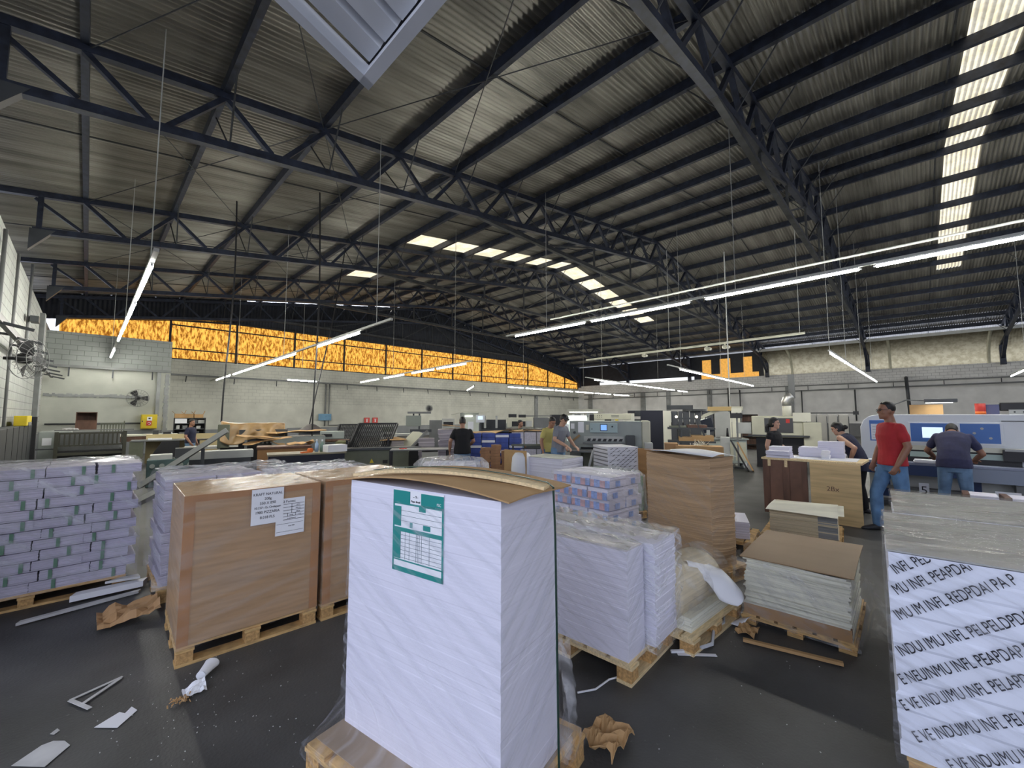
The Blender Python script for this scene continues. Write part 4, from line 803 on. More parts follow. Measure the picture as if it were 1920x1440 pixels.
for i, (x, w, h, a) in enumerate(((-.45,.30,.17,4),(-.12,.30,.16,-6),(.18,.30,.15,5))):
    q = thing('open_carton', '%s of three open cartons on top of the dark shelf unit' % ('leftmost','middle','rightmost')[i], 'carton', (2.95+x+w/2,21.65,1.53), -7+a, 'cartons on the dark shelf unit'); B(q, 'carton_body', cardb, (-w/2,-.18,0,w/2,.18,h)); m = MB(); m.bar((-w/2,-.18,h),(-w/2-.1,-.18,h+.10),.2,.006); m.bar((w/2,-.15,h),(w/2+.05,-.15,h+.14),.2,.006); m.build('flap', cardb, q)
# folder under tan tarp
t = thing('covered_folder', 'dark folding machine with an upright grey hood, left of the tan tarp', 'printing machine', (2.80,12.9,0), -12)
B(t, 'hood', olive, (-.42,0,.78,-.16,.4,1.40), bevel=.02); B(t, 'machine_body', black, (-.35,.1,0,1.1,.9,.80)); B(t, 'front_box', dgrey, (-.30,-.1,.35,.05,.1,.72)); B(t, 'front_frame', mgrey, (.18,-.08,.1,.24,.02,.98)); m = MB(); [m.cyl((.3+i*.1,-.02,.9),(.3+i*.1,.02,.9),.03,n=8) for i in range(6)]; m.build('knob', mgrey, t); B(t, 'upper_body', dgrey, (.05,.15,.80,1.2,.9,1.25)); B(t, 'side_table', lgrey, (-1.1,0,.78,-.42,.5,.84)); B(t, 'side_leg', dgrey, (-1.0,.05,0,-.94,.12,.78),(-1.0,.4,0,-.94,.46,.78))
def tarp_pt(u, v):
    x = -.36+1.50*u; fold = .06*math.sin(u*19+v*5)+.05*math.sin(u*9.5-v*3)+.05*noise.noise(Vector((u*6,v*5,8)))
    if v < .3: y, z = .75-1.6*v, 1.42+.06*noise.noise(Vector((u*3,v*3,3)))*.5
    else: t_ = (v-.3)/.7; y, z = .27-.30*t_+fold*(.3+t_), 1.44-(.46+.10*math.sin(u*7+.6)+.12*u)*t_
    if u < .12: z += .05*(1-u/.12)
    return (x, y, z+.006*math.sin(u*17))
q = MB().grid(tarp_pt, 40, 24).build('tan_tarp', tarpm, None, smooth=True, solid=.006); tag(q, 'creased shiny tan tarp draped over the dark folding machine', 'tarp'); q.location = t.location; q.rotation_euler = t.rotation_euler
def slab(name, label, cat, loc, rz, w, d, h, m, wav=.05, seed=1): 
    o = tag(MB().grid(lambda u, v: (-w/2+w*u, -d/2+d*v, h*(u-.5)+wav*noise.noise(Vector((u*3+seed,v*3,seed)))), 10, 8).build(name, m, smooth=True, solid=.008), label, cat); o.location = loc; o.rotation_euler = (0,0,R(rz)); return o
t = thing('grey_cabinet', 'grey steel machine cabinet under flattened brown cartons, left of centre', 'cabinet', (4.30,12.5,0), -18); B(t, 'cabinet_body', grey_mach, (-.75,0,.05,.60,.7,1.05), bevel=.015); B(t, 'vent_panel', mgrey, (.05,-.01,.55,.40,0,.90)); B(t, 'plinth', dgrey, (-.7,.05,0,.55,.65,.05)); B(t, 'small_plate', paper, (-.62,-.008,.70,-.55,0,.82))
slab('flat_carton', 'large flattened brown carton lying on the grey cabinet', 'carton', (4.25,12.75,1.18), -18, 1.5, .7, .06, cardb, .05, 2)
slab('flat_carton', 'bent brown carton sloping down left of the grey cabinet', 'carton', (3.35,12.2,.98), -14, 1.1, .5, .16, cardb, .06, 5)
slab('flat_carton', 'tattered brown carton at the front edge of the tarp covered machine', 'carton', (3.15,12.2,1.08), -14, 1.0, .35, -.10, cardb, .06, 8)
slab('flat_carton', 'small brown carton piece on top of the wooden chest', 'carton', (3.75,11.0,.96), -14, .6, .35, .05, cardb, .10, 11)
t = thing('wooden_chest', 'brown wooden chest behind the lilac pile, left of the dark PAP desk', 'chest', (3.25,10.7,0), -16); B(t, 'chest_body', mat('chest_wood',(.30,.155,.06),.6,var=(2,.12)), (-.5,0,0,.6,.6,.86), bevel=.01); B(t, 'rim', brownwood, (-.52,-.015,.86,.62,.62,.91)); 
t = thing('dark_desk', 'dark navy desk lettered PAP with bottles on top, behind the wrapped pile', 'desk', (2.80,8.75,0), -14); B(t, 'desk_body', mat('dark_navy',(.012,.014,.03),.5), (-.36,0,0,1.0,.6,.86)); B(t, 'desktop', mat('desk_top',(.25,.22,.15),.6,var=(3,.2)), (-.38,-.02,.86,1.03,.62,.89)); words('PAP', .085, paper, t, (-.16,-.004,.74), sx=1.1)
def bottle(label, loc, h, r, m):
    b = thing('bottle', label, 'bottle', loc, 0, 'bottles on the dark desk'); q = MB(); q.loft([[(rr*math.cos(a), rr*math.sin(a), z) for a in [2*math.pi*j/14 for j in range(14)]] for z, rr in ((0,r),(h*.6,r),(h*.75,r*.45),(h*.85,r*.4))]); q.build('bottle_body', m, b, smooth=True); MB().cyl((0,0,h*.85),(0,0,h),r*.45).build('cap', paper, b)
bottle('pale blue bottle on the dark desk, left of two', (3.37,8.95,.89), .26, .035, pale_blue); bottle('greenish bottle with a yellow label on the dark desk, right of two', (3.46,8.9,.89), .25, .04, mat('glass_green',(.2,.3,.25),.2))
t = thing('orange_tool', 'orange plastic tape tool on the dark desk', 'tool', (3.12,8.8,.89), 20); B(t, 'tool_body', orange_p, (-.12,-.02,0,.08,.03,.03)); MB().cyl((.09,-.03,.045),(.09,.04,.045),.045).build('tape_roll', orange_p, t)
tag(MB().box(-.2,-.15,0,.2,.15,.14).build('paper_pile', paper), 'small white paper pile right of the bottles on the dark desk', 'paper pile').location = (3.66,8.75,.89)
# dark hood, far cabinets and bar racks
t = thing('dark_hood', 'dark rounded hood with a hanging cable in front of the far wall', 'hood', (5.70,15.7,0), -20); m = MB(); m.loft([[(a*math.cos(q), a*.7*math.sin(q), z) for q in [2*math.pi*j/16 for j in range(16)]] for z, a in ((1.05,.48),(1.12,.40),(1.22,.26),(1.30,.14),(1.33,.03))]); m.build('hood_cover', mat('hood_brown',(.06,.05,.05),.6,var=(6,.4)), t, smooth=True); B(t, 'hood_stand', dgrey, (-.4,-.2,0,.4,.2,1.05))
t = thing('feeder_machine', 'grey feeder machine with pink box and rollers, between cabinet and bar racks', 'printing machine', (5.35,13.0,0), -22); B(t, 'machine_body', mgrey, (-.5,0,0,.55,.7,.80)); B(t, 'top_unit', grey_mach, (-.35,.1,.90,.35,.5,1.14), bevel=.02); B(t, 'dark_slot', black, (-.3,.08,.98,.0,.1,1.06)); B(t, 'pink_box', mat('pink_box',(.55,.12,.16),.5), (-.48,-.02,.62,-.32,0,.72)); m = MB(); m.cyl((-.5,-.02,.86),(.5,-.02,.86),.04); m.build('roller', brownwood, t, smooth=True)
t = thing('bar_rack', 'smaller leaning bar rack behind the big black one, under the red signs', 'delivery rack', (6.10,13.7,0), -24); slat_rack(t, .75, .62, 0, .70, .25, 16, black, skew=.16); B(t, 'rack_base', dgrey, (-.4,.0,0,.4,.6,.70)); 
t = thing('bar_rack', 'big black leaning bar rack on an olive machine, left of the tan topped pile', 'delivery rack', (5.20,10.35,0), -27); slat_rack(t, 1.0, .66, 0, .75, .36, 20, black, rows=6, skew=.26); m = MB(); m.cyl((-.5,0,.74),(.5,0,.74),.05); m.build('roller', dgrey, t, smooth=True); B(t, 'rack_base', olive, (-.5,.05,0,.5,.7,.70)); B(t, 'side_arm', black, (-.54,-.03,.6,-.49,.1,1.0),(.49,-.03,.6,.54,.1,1.0)); B(t, 'side_drum', mat('olive_green',(.09,.09,.03),.5,var=(4,.3)), (-.80,-.05,.45,-.52,.3,.98), bevel=.06)
t = thing('olive_press', 'long olive machine base with a yellow warning triangle, behind the wrapped piles', 'printing machine', (4.75,9.25,0), -28); B(t, 'machine_body', olive, (-.7,0,0,.85,.8,.82), bevel=.02); B(t, 'top_rail', dgrey, (-.75,-.03,.82,1.15,.3,.87)); q = MB().prism([(-.05,.52),(.05,.52),(0,.62)], 0, .004, Matrix.Rotation(R(90),4,'X')).build('warning_triangle', yellow, t); B(t, 'dark_opening', black, (.25,-.008,.50,.36,0,.58)); B(t, 'guide_sheet', lgrey, (.24,-.25,.36,.75,-.01,.39))
t = thing('monitor_cabinet', 'pale glass fronted cabinet beside the big black rack', 'cabinet', (7.05,12.6,0), -30); B(t, 'cabinet_body', lgrey, (-.27,0,0,.27,.5,1.30), bevel=.02); B(t, 'glass_front', mat('smoky_glass',(.12,.14,.11),.1), (-.20,-.01,1.08,.20,0,1.26)); B(t, 'lower_slot', black, (-.16,-.01,.92,.16,0,1.03))
t = thing('sheet_pile', 'pink white sheet pile with a tan paper on top, beside the big black rack', 'paper pile', (5.93,10.35,0), -30); ream(.58,.45,.12,.95,16,.006,71,.02).build('sheets', mat('pinkish_sheets',(.56,.50,.47),.6,lines=(.012,.35)), t); MB().grid(lambda u, v: (-.34+.70*u,-.28+.56*v,.97+.08*math.sin(u*3.1)*math.sin(v*3.1)), 6, 6).build('top_paper', cardb, t, smooth=True, solid=.005); B(t, 'base_board', wood, (-.32,-.25,0,.32,.25,.12))
t = thing('hanging_monitor', 'flat grey monitor hanging from a horizontal arm before the far wall', 'monitor', (7.25,11.1,0), -32); B(t, 'stand_pole', dgrey, (-.02,.05,0,.03,.09,1.70)); B(t, 'arm_bar', mgrey, (-.36,.0,1.69,.36,.08,1.75)); B(t, 'screen', mat('screen_grey',(.20,.22,.19),.4), (-.40,-.03,1.30,.06,.02,1.63), bevel=.01); B(t, 'screen_mount', black, (-.20,.02,1.60,-.15,.06,1.72)); B(t, 'base', dgrey, (-.2,-.1,0,.2,.25,.04))
t = thing('sloping_feeder', 'grey feeder machine with a pale sloping board, right of the tan topped pile', 'printing machine', (6.38,9.95,0), -33); B(t, 'machine_body', dgrey, (-.5,.3,0,.55,1.0,.85)); m = MB(); m.bar((-.32,-.15,.72),(.12,.35,1.16),.34,.02, up=(0,-1,1)); m.build('sloping_board', beige, t); m = MB(); m.bar((-.12,-.15,.74),(.34,.35,1.20),.05,.06); m.bar((-.52,-.1,.70),(-.08,.4,1.14),.05,.06); m.build('side_rail', mgrey, t); B(t, 'top_bar', dgrey, (-.15,.35,1.16,.45,.42,1.24)); B(t, 'tray', lgrey, (-.6,.6,1.05,.1,1.1,1.10))
t = thing('work_table', 'thin steel work table with a red cloth, left of the man in the dark shirt', 'table', (5.05,7.7,0), -34); B(t, 'tabletop', mgrey, (-.62,0,.88,.72,.6,.90)); legs(t, 1.3, .55, .88, .04, black); B(t, 'side_bin', beige, (.05,.12,.1,.4,.5,.84)); 
slab('red_cloth', 'red cloth on the thin steel work table', 'cloth', (4.82,7.98,.925), -34, .16, .10, .0, red, .02, 3)
t = thing('sheet_pile', 'tall pinkish sheet pile left of the man in the dark shirt, the higher of two', 'paper pile', (6.75,8.95,0), -37); ream(.50,.42,.1,1.28,12,.010,81,.03).build('sheets', mat('pink_sheets',(.52,.47,.50),.6,lines=(.02,.4)), t); B(t, 'base_board', wood, (-.28,-.23,0,.28,.23,.1))
t = thing('sheet_pile', 'lower pinkish sheet pile left of the man in the dark shirt', 'paper pile', (6.18,9.10,0), -35); ream(.40,.40,.1,1.05,9,.010,82,.02).build('sheets', mat('pink_sheets2',(.55,.49,.50),.6,lines=(.03,.4)), t); B(t, 'base_board', wood, (-.25,-.23,0,.25,.23,.1))
slab('flat_carton', 'brown board resting on the higher pinkish pile', 'carton', (6.85,8.9,1.36), -37, .55, .4, -.05, cardb, .03, 14)
# control booth with canopy, long press behind
t = thing('control_booth', 'pale control booth with a thin curved canopy behind the dark shirted man', 'control booth', (9.2,11.0,0), -40); B(t, 'booth_panel', mat('booth_white',(.62,.66,.58),.5,var=(2,.05)), (-.32,0,0,.32,.5,1.72)); m = MB(); m.grid(lambda u, v: (-.62+1.3*u, -.25+.8*v, 1.66+.11*math.sin(min(1,u*2.2)*1.571)), 20, 3); m.build('canopy', cream_p, t, solid=.03); B(t, 'notice', paper, (-.05,-.01,1.15,.14,0,1.42)); B(t, 'work_lamp', lampw, (-.15,-.02,1.60,.1,0,1.62))
t = thing('screen_terminal', 'bright white screen on a dark post at the control booth', 'screen', (8.95,10.15,0), -41); B(t, 'post', dgrey, (-.03,.02,0,.03,.08,1.42)); q = B(t, 'screen_case', white_m, (-.14,-.02,1.40,.14,.03,1.65), bevel=.01); B(q, 'lit_screen', screenm, (-.08,-.024,1.50,.08,-.02,1.61)); B(t, 'foot', dgrey, (-.15,-.1,0,.15,.2,.04))
t = thing('offset_press', 'long dark offset press with a pale upper housing, in the far middle', 'printing press', (10.1,10.0,0), -46)
B(t, 'press_body', dgrey, (-1.0,.2,0,1.7,1.6,1.15)); B(t, 'tower', dgrey, (-1.0,.3,1.1,-.1,1.2,1.48)); q = B(t, 'upper_housing', beige, (-.05,0,1.22,.86,.7,1.56), bevel=.02); B(q, 'window_slot', black, (.12,-.01,1.26,.58,0,1.43)); B(q, 'control_strip', lgrey, (.6,-.012,1.25,.80,0,1.45)); m = MB(); m.loft([[(x, .05+.55*s, z) for x, z in ((.88,1.22),(1.55,1.22),(1.65,1.30),(1.55,1.48),(1.35,1.56),(.88,1.56))] for s in (0,1)]); m.build('grey_hood', mgrey, t); B(t, 'top_boxes', black, (.0,.1,1.56,.28,.5,1.68),(.35,.1,1.56,.6,.5,1.66)); B(t, 'top_rail', mgrey, (.6,.1,1.60,1.5,.15,1.63)); B(t, 'side_frame', black, (1.5,.3,1.0,1.9,1.0,1.66)); 
for x in (-.85,-.45): B(t, 'pillar', lgrey, (x,.1,1.2,x+.07,.3,1.62))
t = thing('grey_unit', 'grey box shaped unit left of the control booth at the far wall', 'machine unit', (9.0,12.3,0), -37); B(t, 'unit_body', mgrey, (-.45,0,0,.0,.5,1.46)); B(t, 'unit_side', lgrey, (.0,.0,0,.45,.5,1.52)); B(t, 'dark_slot', black, (.05,-.01,1.25,.4,0,1.40))
# blue printed pile, brown packs, white wrapped pack
t = thing('stock_sheet', 'tan card cover sagging over the blue printed bundles in the middle', 'card cover', (7.05,7.50,1.18), -43); MB().grid(lambda u, v: (-.66+1.42*u, -.40+.8*v, .02+.06*math.cos(u*9)*(1-v)+.02*v+.05*u), 18, 6).build('card_sheet', mat('tan_card',(.60,.38,.16),.6,var=(3,.1)), t, smooth=True, solid=.006)
rnd = random.Random(4)
M = Matrix.Translation((7.05,7.45,0)) @ Matrix.Rotation(R(-43),4,'Z')
pb = MB().box(-.155,-.19,0,.155,.19,.122).mesh('printed_pack'); pb.materials.append(bluep); band = MB(); band.box(-.157,-.192,.03,.157,.0,.085); band = band.mesh('white_band'); band.materials.append(paper)
for k in range(9):
    for i in range(4):
        for j in range(2):
            p = M @ Vector((-.48+i*.325, -.19+j*.39, .10+k*.124)); o = bpy.data.objects.new('printed_pack', pb); COL.objects.link(o); o.location = p; o.rotation_euler = (0,0,R(-43)+rnd.gauss(0,.03)); tag(o, 'blue printed pack with pale bands in the pile under the tan card cover', 'printed pack', 'blue packs under the tan card')
            if (i*2+k) % 3 == 0: q = bpy.data.objects.new('white_band', band); COL.objects.link(q); q.parent = o
pallet('pallet under the blue packs in the middle of the hall', (7.05,7.45), 1.35, .82, -43, .10)
tag(MB().box(-.07,-.005,-.13,.07,.005,.13).build('tally_sheet', paper), 'white tally sheet on the blue packs in the middle', 'paper').location = (6.68,7.42,.98); bpy.context.scene.objects['tally_sheet'].rotation_euler = (0,0,R(-43))
M = Matrix.Translation((6.10,6.42,0)) @ Matrix.Rotation(R(-43),4,'Z'); bp = MB().box(-.105,-.12,0,.105,.12,.056).mesh('brown_pack'); bp.materials.append(mat('brown_pack',(.30,.15,.065),.6,var=(6,.25)))
for k in range(16):
    for i in range(3):
        if (k == 15 and i != 1) or (k > 13 and i == 2): continue
        p = M @ Vector((-.22+i*.22+rnd.gauss(0,.006), rnd.gauss(0,.006), .09+k*.058)); o = bpy.data.objects.new('brown_pack', bp); COL.objects.link(o); o.location = p; o.rotation_euler = (0,0,R(-43)+rnd.gauss(0,.04)); tag(o, 'small brown kraft pack in the low pile before the blue packs', 'kraft pack', 'brown packs before the blue pile')
pallet('pallet under the small brown packs', (6.10,6.42), .7, .4, -43, .09)
t = thing('wrapped_bundle', 'white crumpled wrapped bundle right of the small brown packs', 'bundle', (6.05,5.62,0), -46); m = MB(); m.loft([[((.20+.02*noise.noise(Vector((z*9,j*.8,1))))*math.cos(q)*s, .16*math.sin(q)*s, z) for j, q in [(j, 2*math.pi*j/16) for j in range(16)]] for z, s in ((.0,1),(.3,1),(.6,1.02),(.82,.95),(.90,.70),(.92,.2))]); m.build('bundle_body', paper, t, smooth=True); MB().cyl((0,0,0),(0,0,.02),.2).build('bundle_base', cardb, t)
# white boxed packs on shelves behind the two young men
t = thing('pack_rack', 'two level rack of white printed packs left of the two young men', 'rack', (7.35,6.55,0), -49); B(t, 'rack_shelf', olive, (-.45,0,.92,.45,.55,.96)); B(t, 'rack_shelf', olive, (-.45,0,.55,.45,.55,.58)); legs(t, .9, .55, .95, .04, dgrey)
for k, (z, lb) in enumerate(((.96,'upper'),(.58,'lower'))):
    for i in range(3):
        q = MB().box(-.14,0,0,.14,.4,.28 if k == 0 else .26).build('white_pack', mat('printed_white',(.60,.58,.66),.6,var=(25,.18))); tag(q, '%s white printed pack on the %s rack level left of the young men' % (('left','middle','right')[i], lb), 'pack', 'white packs on the rack'); q.location = t.matrix_basis @ Vector((-.30+i*.30,.05,z)); q.rotation_euler = t.rotation_euler
slab('flat_carton', 'brown sheets lying on the white packs of the rack', 'carton', (7.45,6.75,1.27), -49, .85, .4, .02, cardb, .03, 17)
# white lidded stack, green pile, patterned stack, brown panel
t = thing('sheet_block', 'wide block of white sheets with grey printed top before the young men', 'paper block', (6.45,5.15,.10), 3); ream(.72,.92,0,.735,26,.003,91,.006,5).build('sheets', sheets2, t); B(t, 'printed_top', mat('top_print',(.50,.52,.46),.5,var=(3,.1)), (-.355,-.455,.737,-.01,-.01,.742),(.01,-.455,.737,.355,-.01,.742),(-.355,.01,.737,.355,.455,.742)); 
pallet('pallet under the wide white sheet block', (6.45,5.15), .78, 1.0, 3, .10)
tag(MB().box(-.01,-.3,0,.01,.3,.95).build('brown_board', cardb), 'brown board standing left of the wide white sheet block', 'board').location = (6.0,5.75,0)
t = thing('ream_stack', 'white ream stack printed with small slanting dashes, before the grey cutting machine', 'paper stack', (7.38,4.32,.1), -35)
ream(.62,.72,0,.94,24,.002,93,.002,4).build('reams', mat('ream_white',(.74,.74,.80),.5,lines=(.04,.2)), t)
m = MB()
for i in range(16):
    for j in range(13):
        y, z = .34-i*.044-(j % 2)*.022, .02+j*.071
        m.bar((-.3165,y,z),(-.3165,y-.026,z+.020),.004,.008)
m.build('dash_print', ink, t)['kind'] = 'stuff'; m = MB()
for i in range(13):
    for j in range(22):
        x, z = -.29+i*.10-(j*.046) % .10, .022+j*.0415
        if -.30 < x < .25 and (i*5+j*3) % 11 > 1: m.bar((x,-.3655,z),(x+.05,-.3655,z+.024),.004,.009, up=(0,0,1))
m.build('slanting_print', ink, t)['kind'] = 'stuff'
pallet('pallet under the dash printed ream stack', (7.38,4.32), .72, .82, -35, .10)
t = thing('magazine_pile', 'low pile of green printed magazines under creased film, right of the blue bundles', 'magazine pile', (6.15,3.72,.12), -20); ream(.70,.85,0,.55,12,.008,95,.02).build('magazines', greenp, t); wrap([(0,.75,.9),(.3,.75,.9),(.56,.72,.87),(.63,.6,.72)], 55, .02, 14, 18, True, .6).build('stretch_film', film_top, t, smooth=True); pallet('pallet under the green magazine pile', (6.15,3.72), .8, .9, -20, .12)
tag(MB().box(-.02,-.45,0,.02,.45,1.02).build('wooden_board', mat('oak_panel',(.33,.17,.06),.5,var=(2,.15,(1,1,6)))), 'orange brown wooden panel standing behind the tall brown stack', 'board').location = (7.35,3.35,0)
tag(MB().bar((6.72,4.68,.08),(7.0,4.58,.95),.03).build('push_bar', lgrey), 'pale leaning pole of a pallet truck before the ream stack', 'pole')
tag(MB().box(6.95,4.72,0,7.25,5.0,.30).build('navy_crate', mat('navy_cloth',(.01,.015,.05),.6)), 'dark navy crate on the floor left of the dash printed reams', 'crate')
# gray cutting machine
t = thing('cutting_machine', 'grey paper cutting machine with a small blue screen, in the middle of the hall', 'cutting machine', (8.80,5.30,0), -62)
B(t, 'frame_body', grey_mach, (-.95,0,.86,.75,.8,1.50), (-.95,.0,0,-.68,.9,.90), (.35,0,0,.75,.9,.90), bevel=.015); B(t, 'right_cover', beige, (.75,.02,.1,.95,.9,1.51), bevel=.03); q = B(t, 'control_panel', mat('panel_bluegrey',(.36,.46,.47),.5), (-.45,-.05,1.22,.20,.0,1.45), bevel=.01); B(q, 'lit_screen', screenb, (-.19,-.056,1.28,-.05,-.05,1.41)); B(q, 'screen_bezel', black, (-.205,-.054,1.265,-.035,-.0495,1.425)); m = MB(); m.cyl((.08,-.07,1.37),(.08,-.05,1.37),.02); m.cyl((-.40,-.07,1.31),(-.40,-.05,1.31),.012); m.build('knob', black, q)
B(t, 'throat', black, (-.68,.1,.80,.40,.8,1.16)); B(t, 'throat_light', lampw, (-.38,.06,1.135,.12,.09,1.15)); B(t, 'clamp_beam', lgrey, (-.60,-.02,1.02,.35,.08,1.13)); m = MB(); [m.prism([(-.05,1.02),(.03,1.02),(.05,1.08),(-.02,1.08)], 0, .01, Matrix.Translation((-.48+i*.125,-.02,0)) @ Matrix.Rotation(R(90),4,'X')) for i in range(7)]; m.build('clamp_hole', black, t); B(t, 'front_bar', mgrey, (-.62,-.12,.95,.45,-.06,.99)); B(t, 'corner_block', dgrey, (.38,-.14,.86,.60,.05,1.17), bevel=.02); B(t, 'table', mgrey, (-.95,-.5,.78,.75,.8,.82)); B(t, 'pedestal', olive, (-.6,0,0,.35,.7,.78)); 
for x, z, w, h in ((-.92,1.31,.09,.13),(-.74,1.22,.14,.26),(-.55,1.28,.07,.13)): q = B(t, 'notice', paper if x != -.55 else beige, (x,-.008,z,x+w,-.001,z+h))
m = MB(); m.cyl((-.83,-.03,1.22),(-.83,0,1.22),.03); m.build('round_knob', dgrey, t); m = MB(); m.bar((-.92,-.02,.98),(-.70,-.02,1.16),.02,.05); m.build('side_wing', tarpm, t); B(t, 'side_console', lgrey, (.80,-.35,.35,.98,-.1,1.02), bevel=.02)
t = thing('control_bar', 'long cream control housing of the press behind the grey cutting machine', 'control panel', (12.4,7.2,0), -60); B(t, 'housing', beige, (-.72,0,1.50,.50,.3,1.69), bevel=.01); B(t, 'lower_case', cream_p, (-.72,.02,1.36,-.40,.3,1.50),(.25,.02,1.36,.60,.3,1.70)); B(t, 'stand', mgrey, (-.65,.1,0,.6,.9,1.36)); m = MB(); [m.box(-.62+.07*(i % 3),-.006,1.57+.05*(i//3),-.59+.07*(i % 3),0,1.59+.05*(i//3)) for i in range(6)]; m.box(-.15,-.006,1.58,.1,0,1.60); m.box(-.15,-.006,1.62,.1,0,1.635); m.build('buttons', dgrey, t); B(t, 'amber_sticker', yellow, (-.02,-.01,1.38,.08,0,1.50)); B(t, 'dark_cap', black, (.4,.1,1.70,.62,.8,1.78))
t = thing('press_towers', 'row of three pale press towers with dark slots behind the grey cutting machine', 'printing press', (12.9,8.6,0), -56); B(t, 'tower_body', lgrey, (-1.25,.2,0,1.2,1.6,1.40))
for i in range(3): q = B(t, 'tower_head', lgrey, (-.62+i*.55,0,1.38,-.20+i*.55,.8,1.70), bevel=.01); B(q, 'dark_slot', black, (-.53+i*.55,-.01,1.40,-.30+i*.55,0,1.67))
t = thing('work_canopy', 'pale lit screen booth with a hanging lamp, behind the two young men', 'work booth', (10.0,7.1,0), -53); B(t, 'lit_panel', mat('lit_panel',(.7,.75,.7),.6,emit=(.8,1,.9,.35)), (-.28,0,.9,.30,.05,1.62)); B(t, 'panel_frame', lgrey, (-.32,.05,0,.34,.1,1.64)); B(t, 'lamp_hood', beige, (-.25,-.3,1.74,.75,.0,1.82)); B(t, 'lamp', lampw, (-.2,-.25,1.725,.6,-.05,1.74)); B(t, 'lamp_post', dgrey, (.3,.0,1.6,.36,.06,1.8)); MB().grid(lambda u, v: (-.42+.20*u,-.06-.0*v,1.12+.26*v), 2, 2).build('notice', paper, t, solid=.004); B(t, 'right_notice', screenm, (.18,-.08,.90,.46,-.06,1.14))
# black cabinet with cream end, dark press units
t = thing('black_cabinet', 'tall black cabinet with a cream edge panel, right of the grey cutting machine', 'cabinet', (13.3,6.3,0), -65); B(t, 'cabinet_side', mat('black_navy',(.008,.009,.018),.45), (-.42,0,0,.30,.8,1.80)); B(t, 'cream_edge', cream_p, (.30,-.02,0,.55,.8,1.79)); B(t, 'top_cover', dgrey, (-.85,.2,1.60,-.42,.8,1.80)); B(t, 'base_body', mgrey, (-.8,.3,0,-.42,.9,1.5))
t = thing('press_units', 'row of four dark press units with vertical bars, right of the cream edged cabinet', 'printing press', (16.9,6.55,0), -69)
for i in range(4): q = B(t, 'press_unit', mat('unit_grey',(.07,.075,.085),.45), (-.80+i*.44,0,0,-.40+i*.44,.9,1.80), bevel=.015); B(q, 'vertical_bar', black, (-.66+i*.44,-.03,1.15,-.60+i*.44,0,1.74)); B(q, 'bright_rod', lgrey, (-.645+i*.44,-.05,1.35,-.62+i*.44,-.03,1.72))
B(t, 'end_unit', lgrey, (.96,.0,0,1.5,.9,1.78)); B(t, 'platform', dgrey, (-.9,-.5,0,1.5,0,.45)); B(t, 'top_duct', dgrey, (-.80,.2,1.88,.2,.6,2.05)); 
tag(MB().cyl((0,0,0),(0,0,.08),.45,n=20).build('round_cap', dgrey), 'dark round cap on top of the dark press units', 'cap').location = (17.2,6.4,1.80)
t = thing('light_gantry', 'tan and cream light box on a bent cream arm above the control desk', 'work light', (15.0,4.6,0), -73); B(t, 'arm_post', beige, (-.72,.0,.9,-.60,.12,1.62)); m = MB(); m.bar((-.66,.06,1.60),(-.10,.06,1.86),.10,.11); m.build('arm', beige, t); B(t, 'light_box', mat('light_tan',(.48,.34,.14),.5), (-.50,-.1,1.79,.22,.35,1.93)); B(t, 'light_box_end', beige, (.22,-.1,1.80,.55,.35,1.93)); B(t, 'base', dgrey, (-.85,-.1,0,-.5,.3,.9))
MB().cyl((.18,.1,1.93),(.18,.1,7.3),.02,n=6).build('hanging_pole', lgrey, t)
t = thing('control_desk', 'pale grey control desk with a dark sloping top, right of the timber rack', 'control desk', (14.4,4.35,0), -64); B(t, 'desk_body', mat('desk_grey',(.40,.44,.41),.5,var=(2,.06)), (-.55,0,.12,.55,.8,.86), bevel=.01); B(t, 'foot', white_paint, (-.5,.1,0,-.4,.7,.12),(.42,-.05,0,.52,.7,.12)); m = MB(); m.prism([(-.62,-.06),(.60,-.06),(.60,.85),(-.62,.85)], .86, .90); m.build('desktop', grey_mach, t); B(t, 'dark_top', mat('desk_black',(.06,.05,.045),.5), (-.48,.05,.90,.42,.5,.915)); B(t, 'door_panel', beige, (-.15,-.012,.2,.16,0,.78),(.22,-.012,.2,.52,0,.78)); B(t, 'vent', black, (-.48,-.012,.30,-.40,0,.42))
t = thing('desk_monitor', 'dark flat monitor tilted on the pale grey control desk', 'monitor', (14.5,4.75,.90), -64); m = MB(); m.bar((-.28,.1,.18),(-.14,.1,.62),.50,.03, up=(0,-1,0)); m.cb((-.22,.06,.38),(.36,.03,.46),(0,R(-14),0)); t2 = MB().cb((-.22,.06,.40),(.34,.03,.46),(R(10),R(-14),0)).build('screen', mat('off_screen',(.03,.035,.05),.2), t); B(t, 'stand', lgrey, (-.25,.05,0,-.15,.15,.25))
tag(MB().cyl((0,0,0),(0,0,.32),.045,.02).build('dark_bottle', black, smooth=True), 'dark bottle beside the tilted monitor', 'bottle').location = (14.75,4.45,.90)
t = thing('timber_rack', 'three level dark rack loaded with brown boards, left of the control desk', 'rack', (11.7,4.45,0), -66)
for k, z in enumerate((.50,.88,1.25)):
    B(t, 'rack_arm', dgrey, (-.62,0,z,.60,.06,z+.05),(-.62,.5,z,.60,.56,z+.05))
m = MB(); m.bar((-.35,.03,0),(-.25,.03,1.3),.05); m.bar((.25,.03,1.3),(.5,.03,.55),.05); m.bar((-.35,.53,0),(-.25,.53,1.3),.05); m.bar((.1,.03,0),(.1,.03,.9),.06); m.bar((-.28,.0,1.25),(-.38,.0,1.55),.03); m.bar((.20,.0,1.25),(.12,.0,1.55),.03); m.bar((-.38,0,1.55),(.12,0,1.55),.05); m.build('rack_frame', dgrey, t)
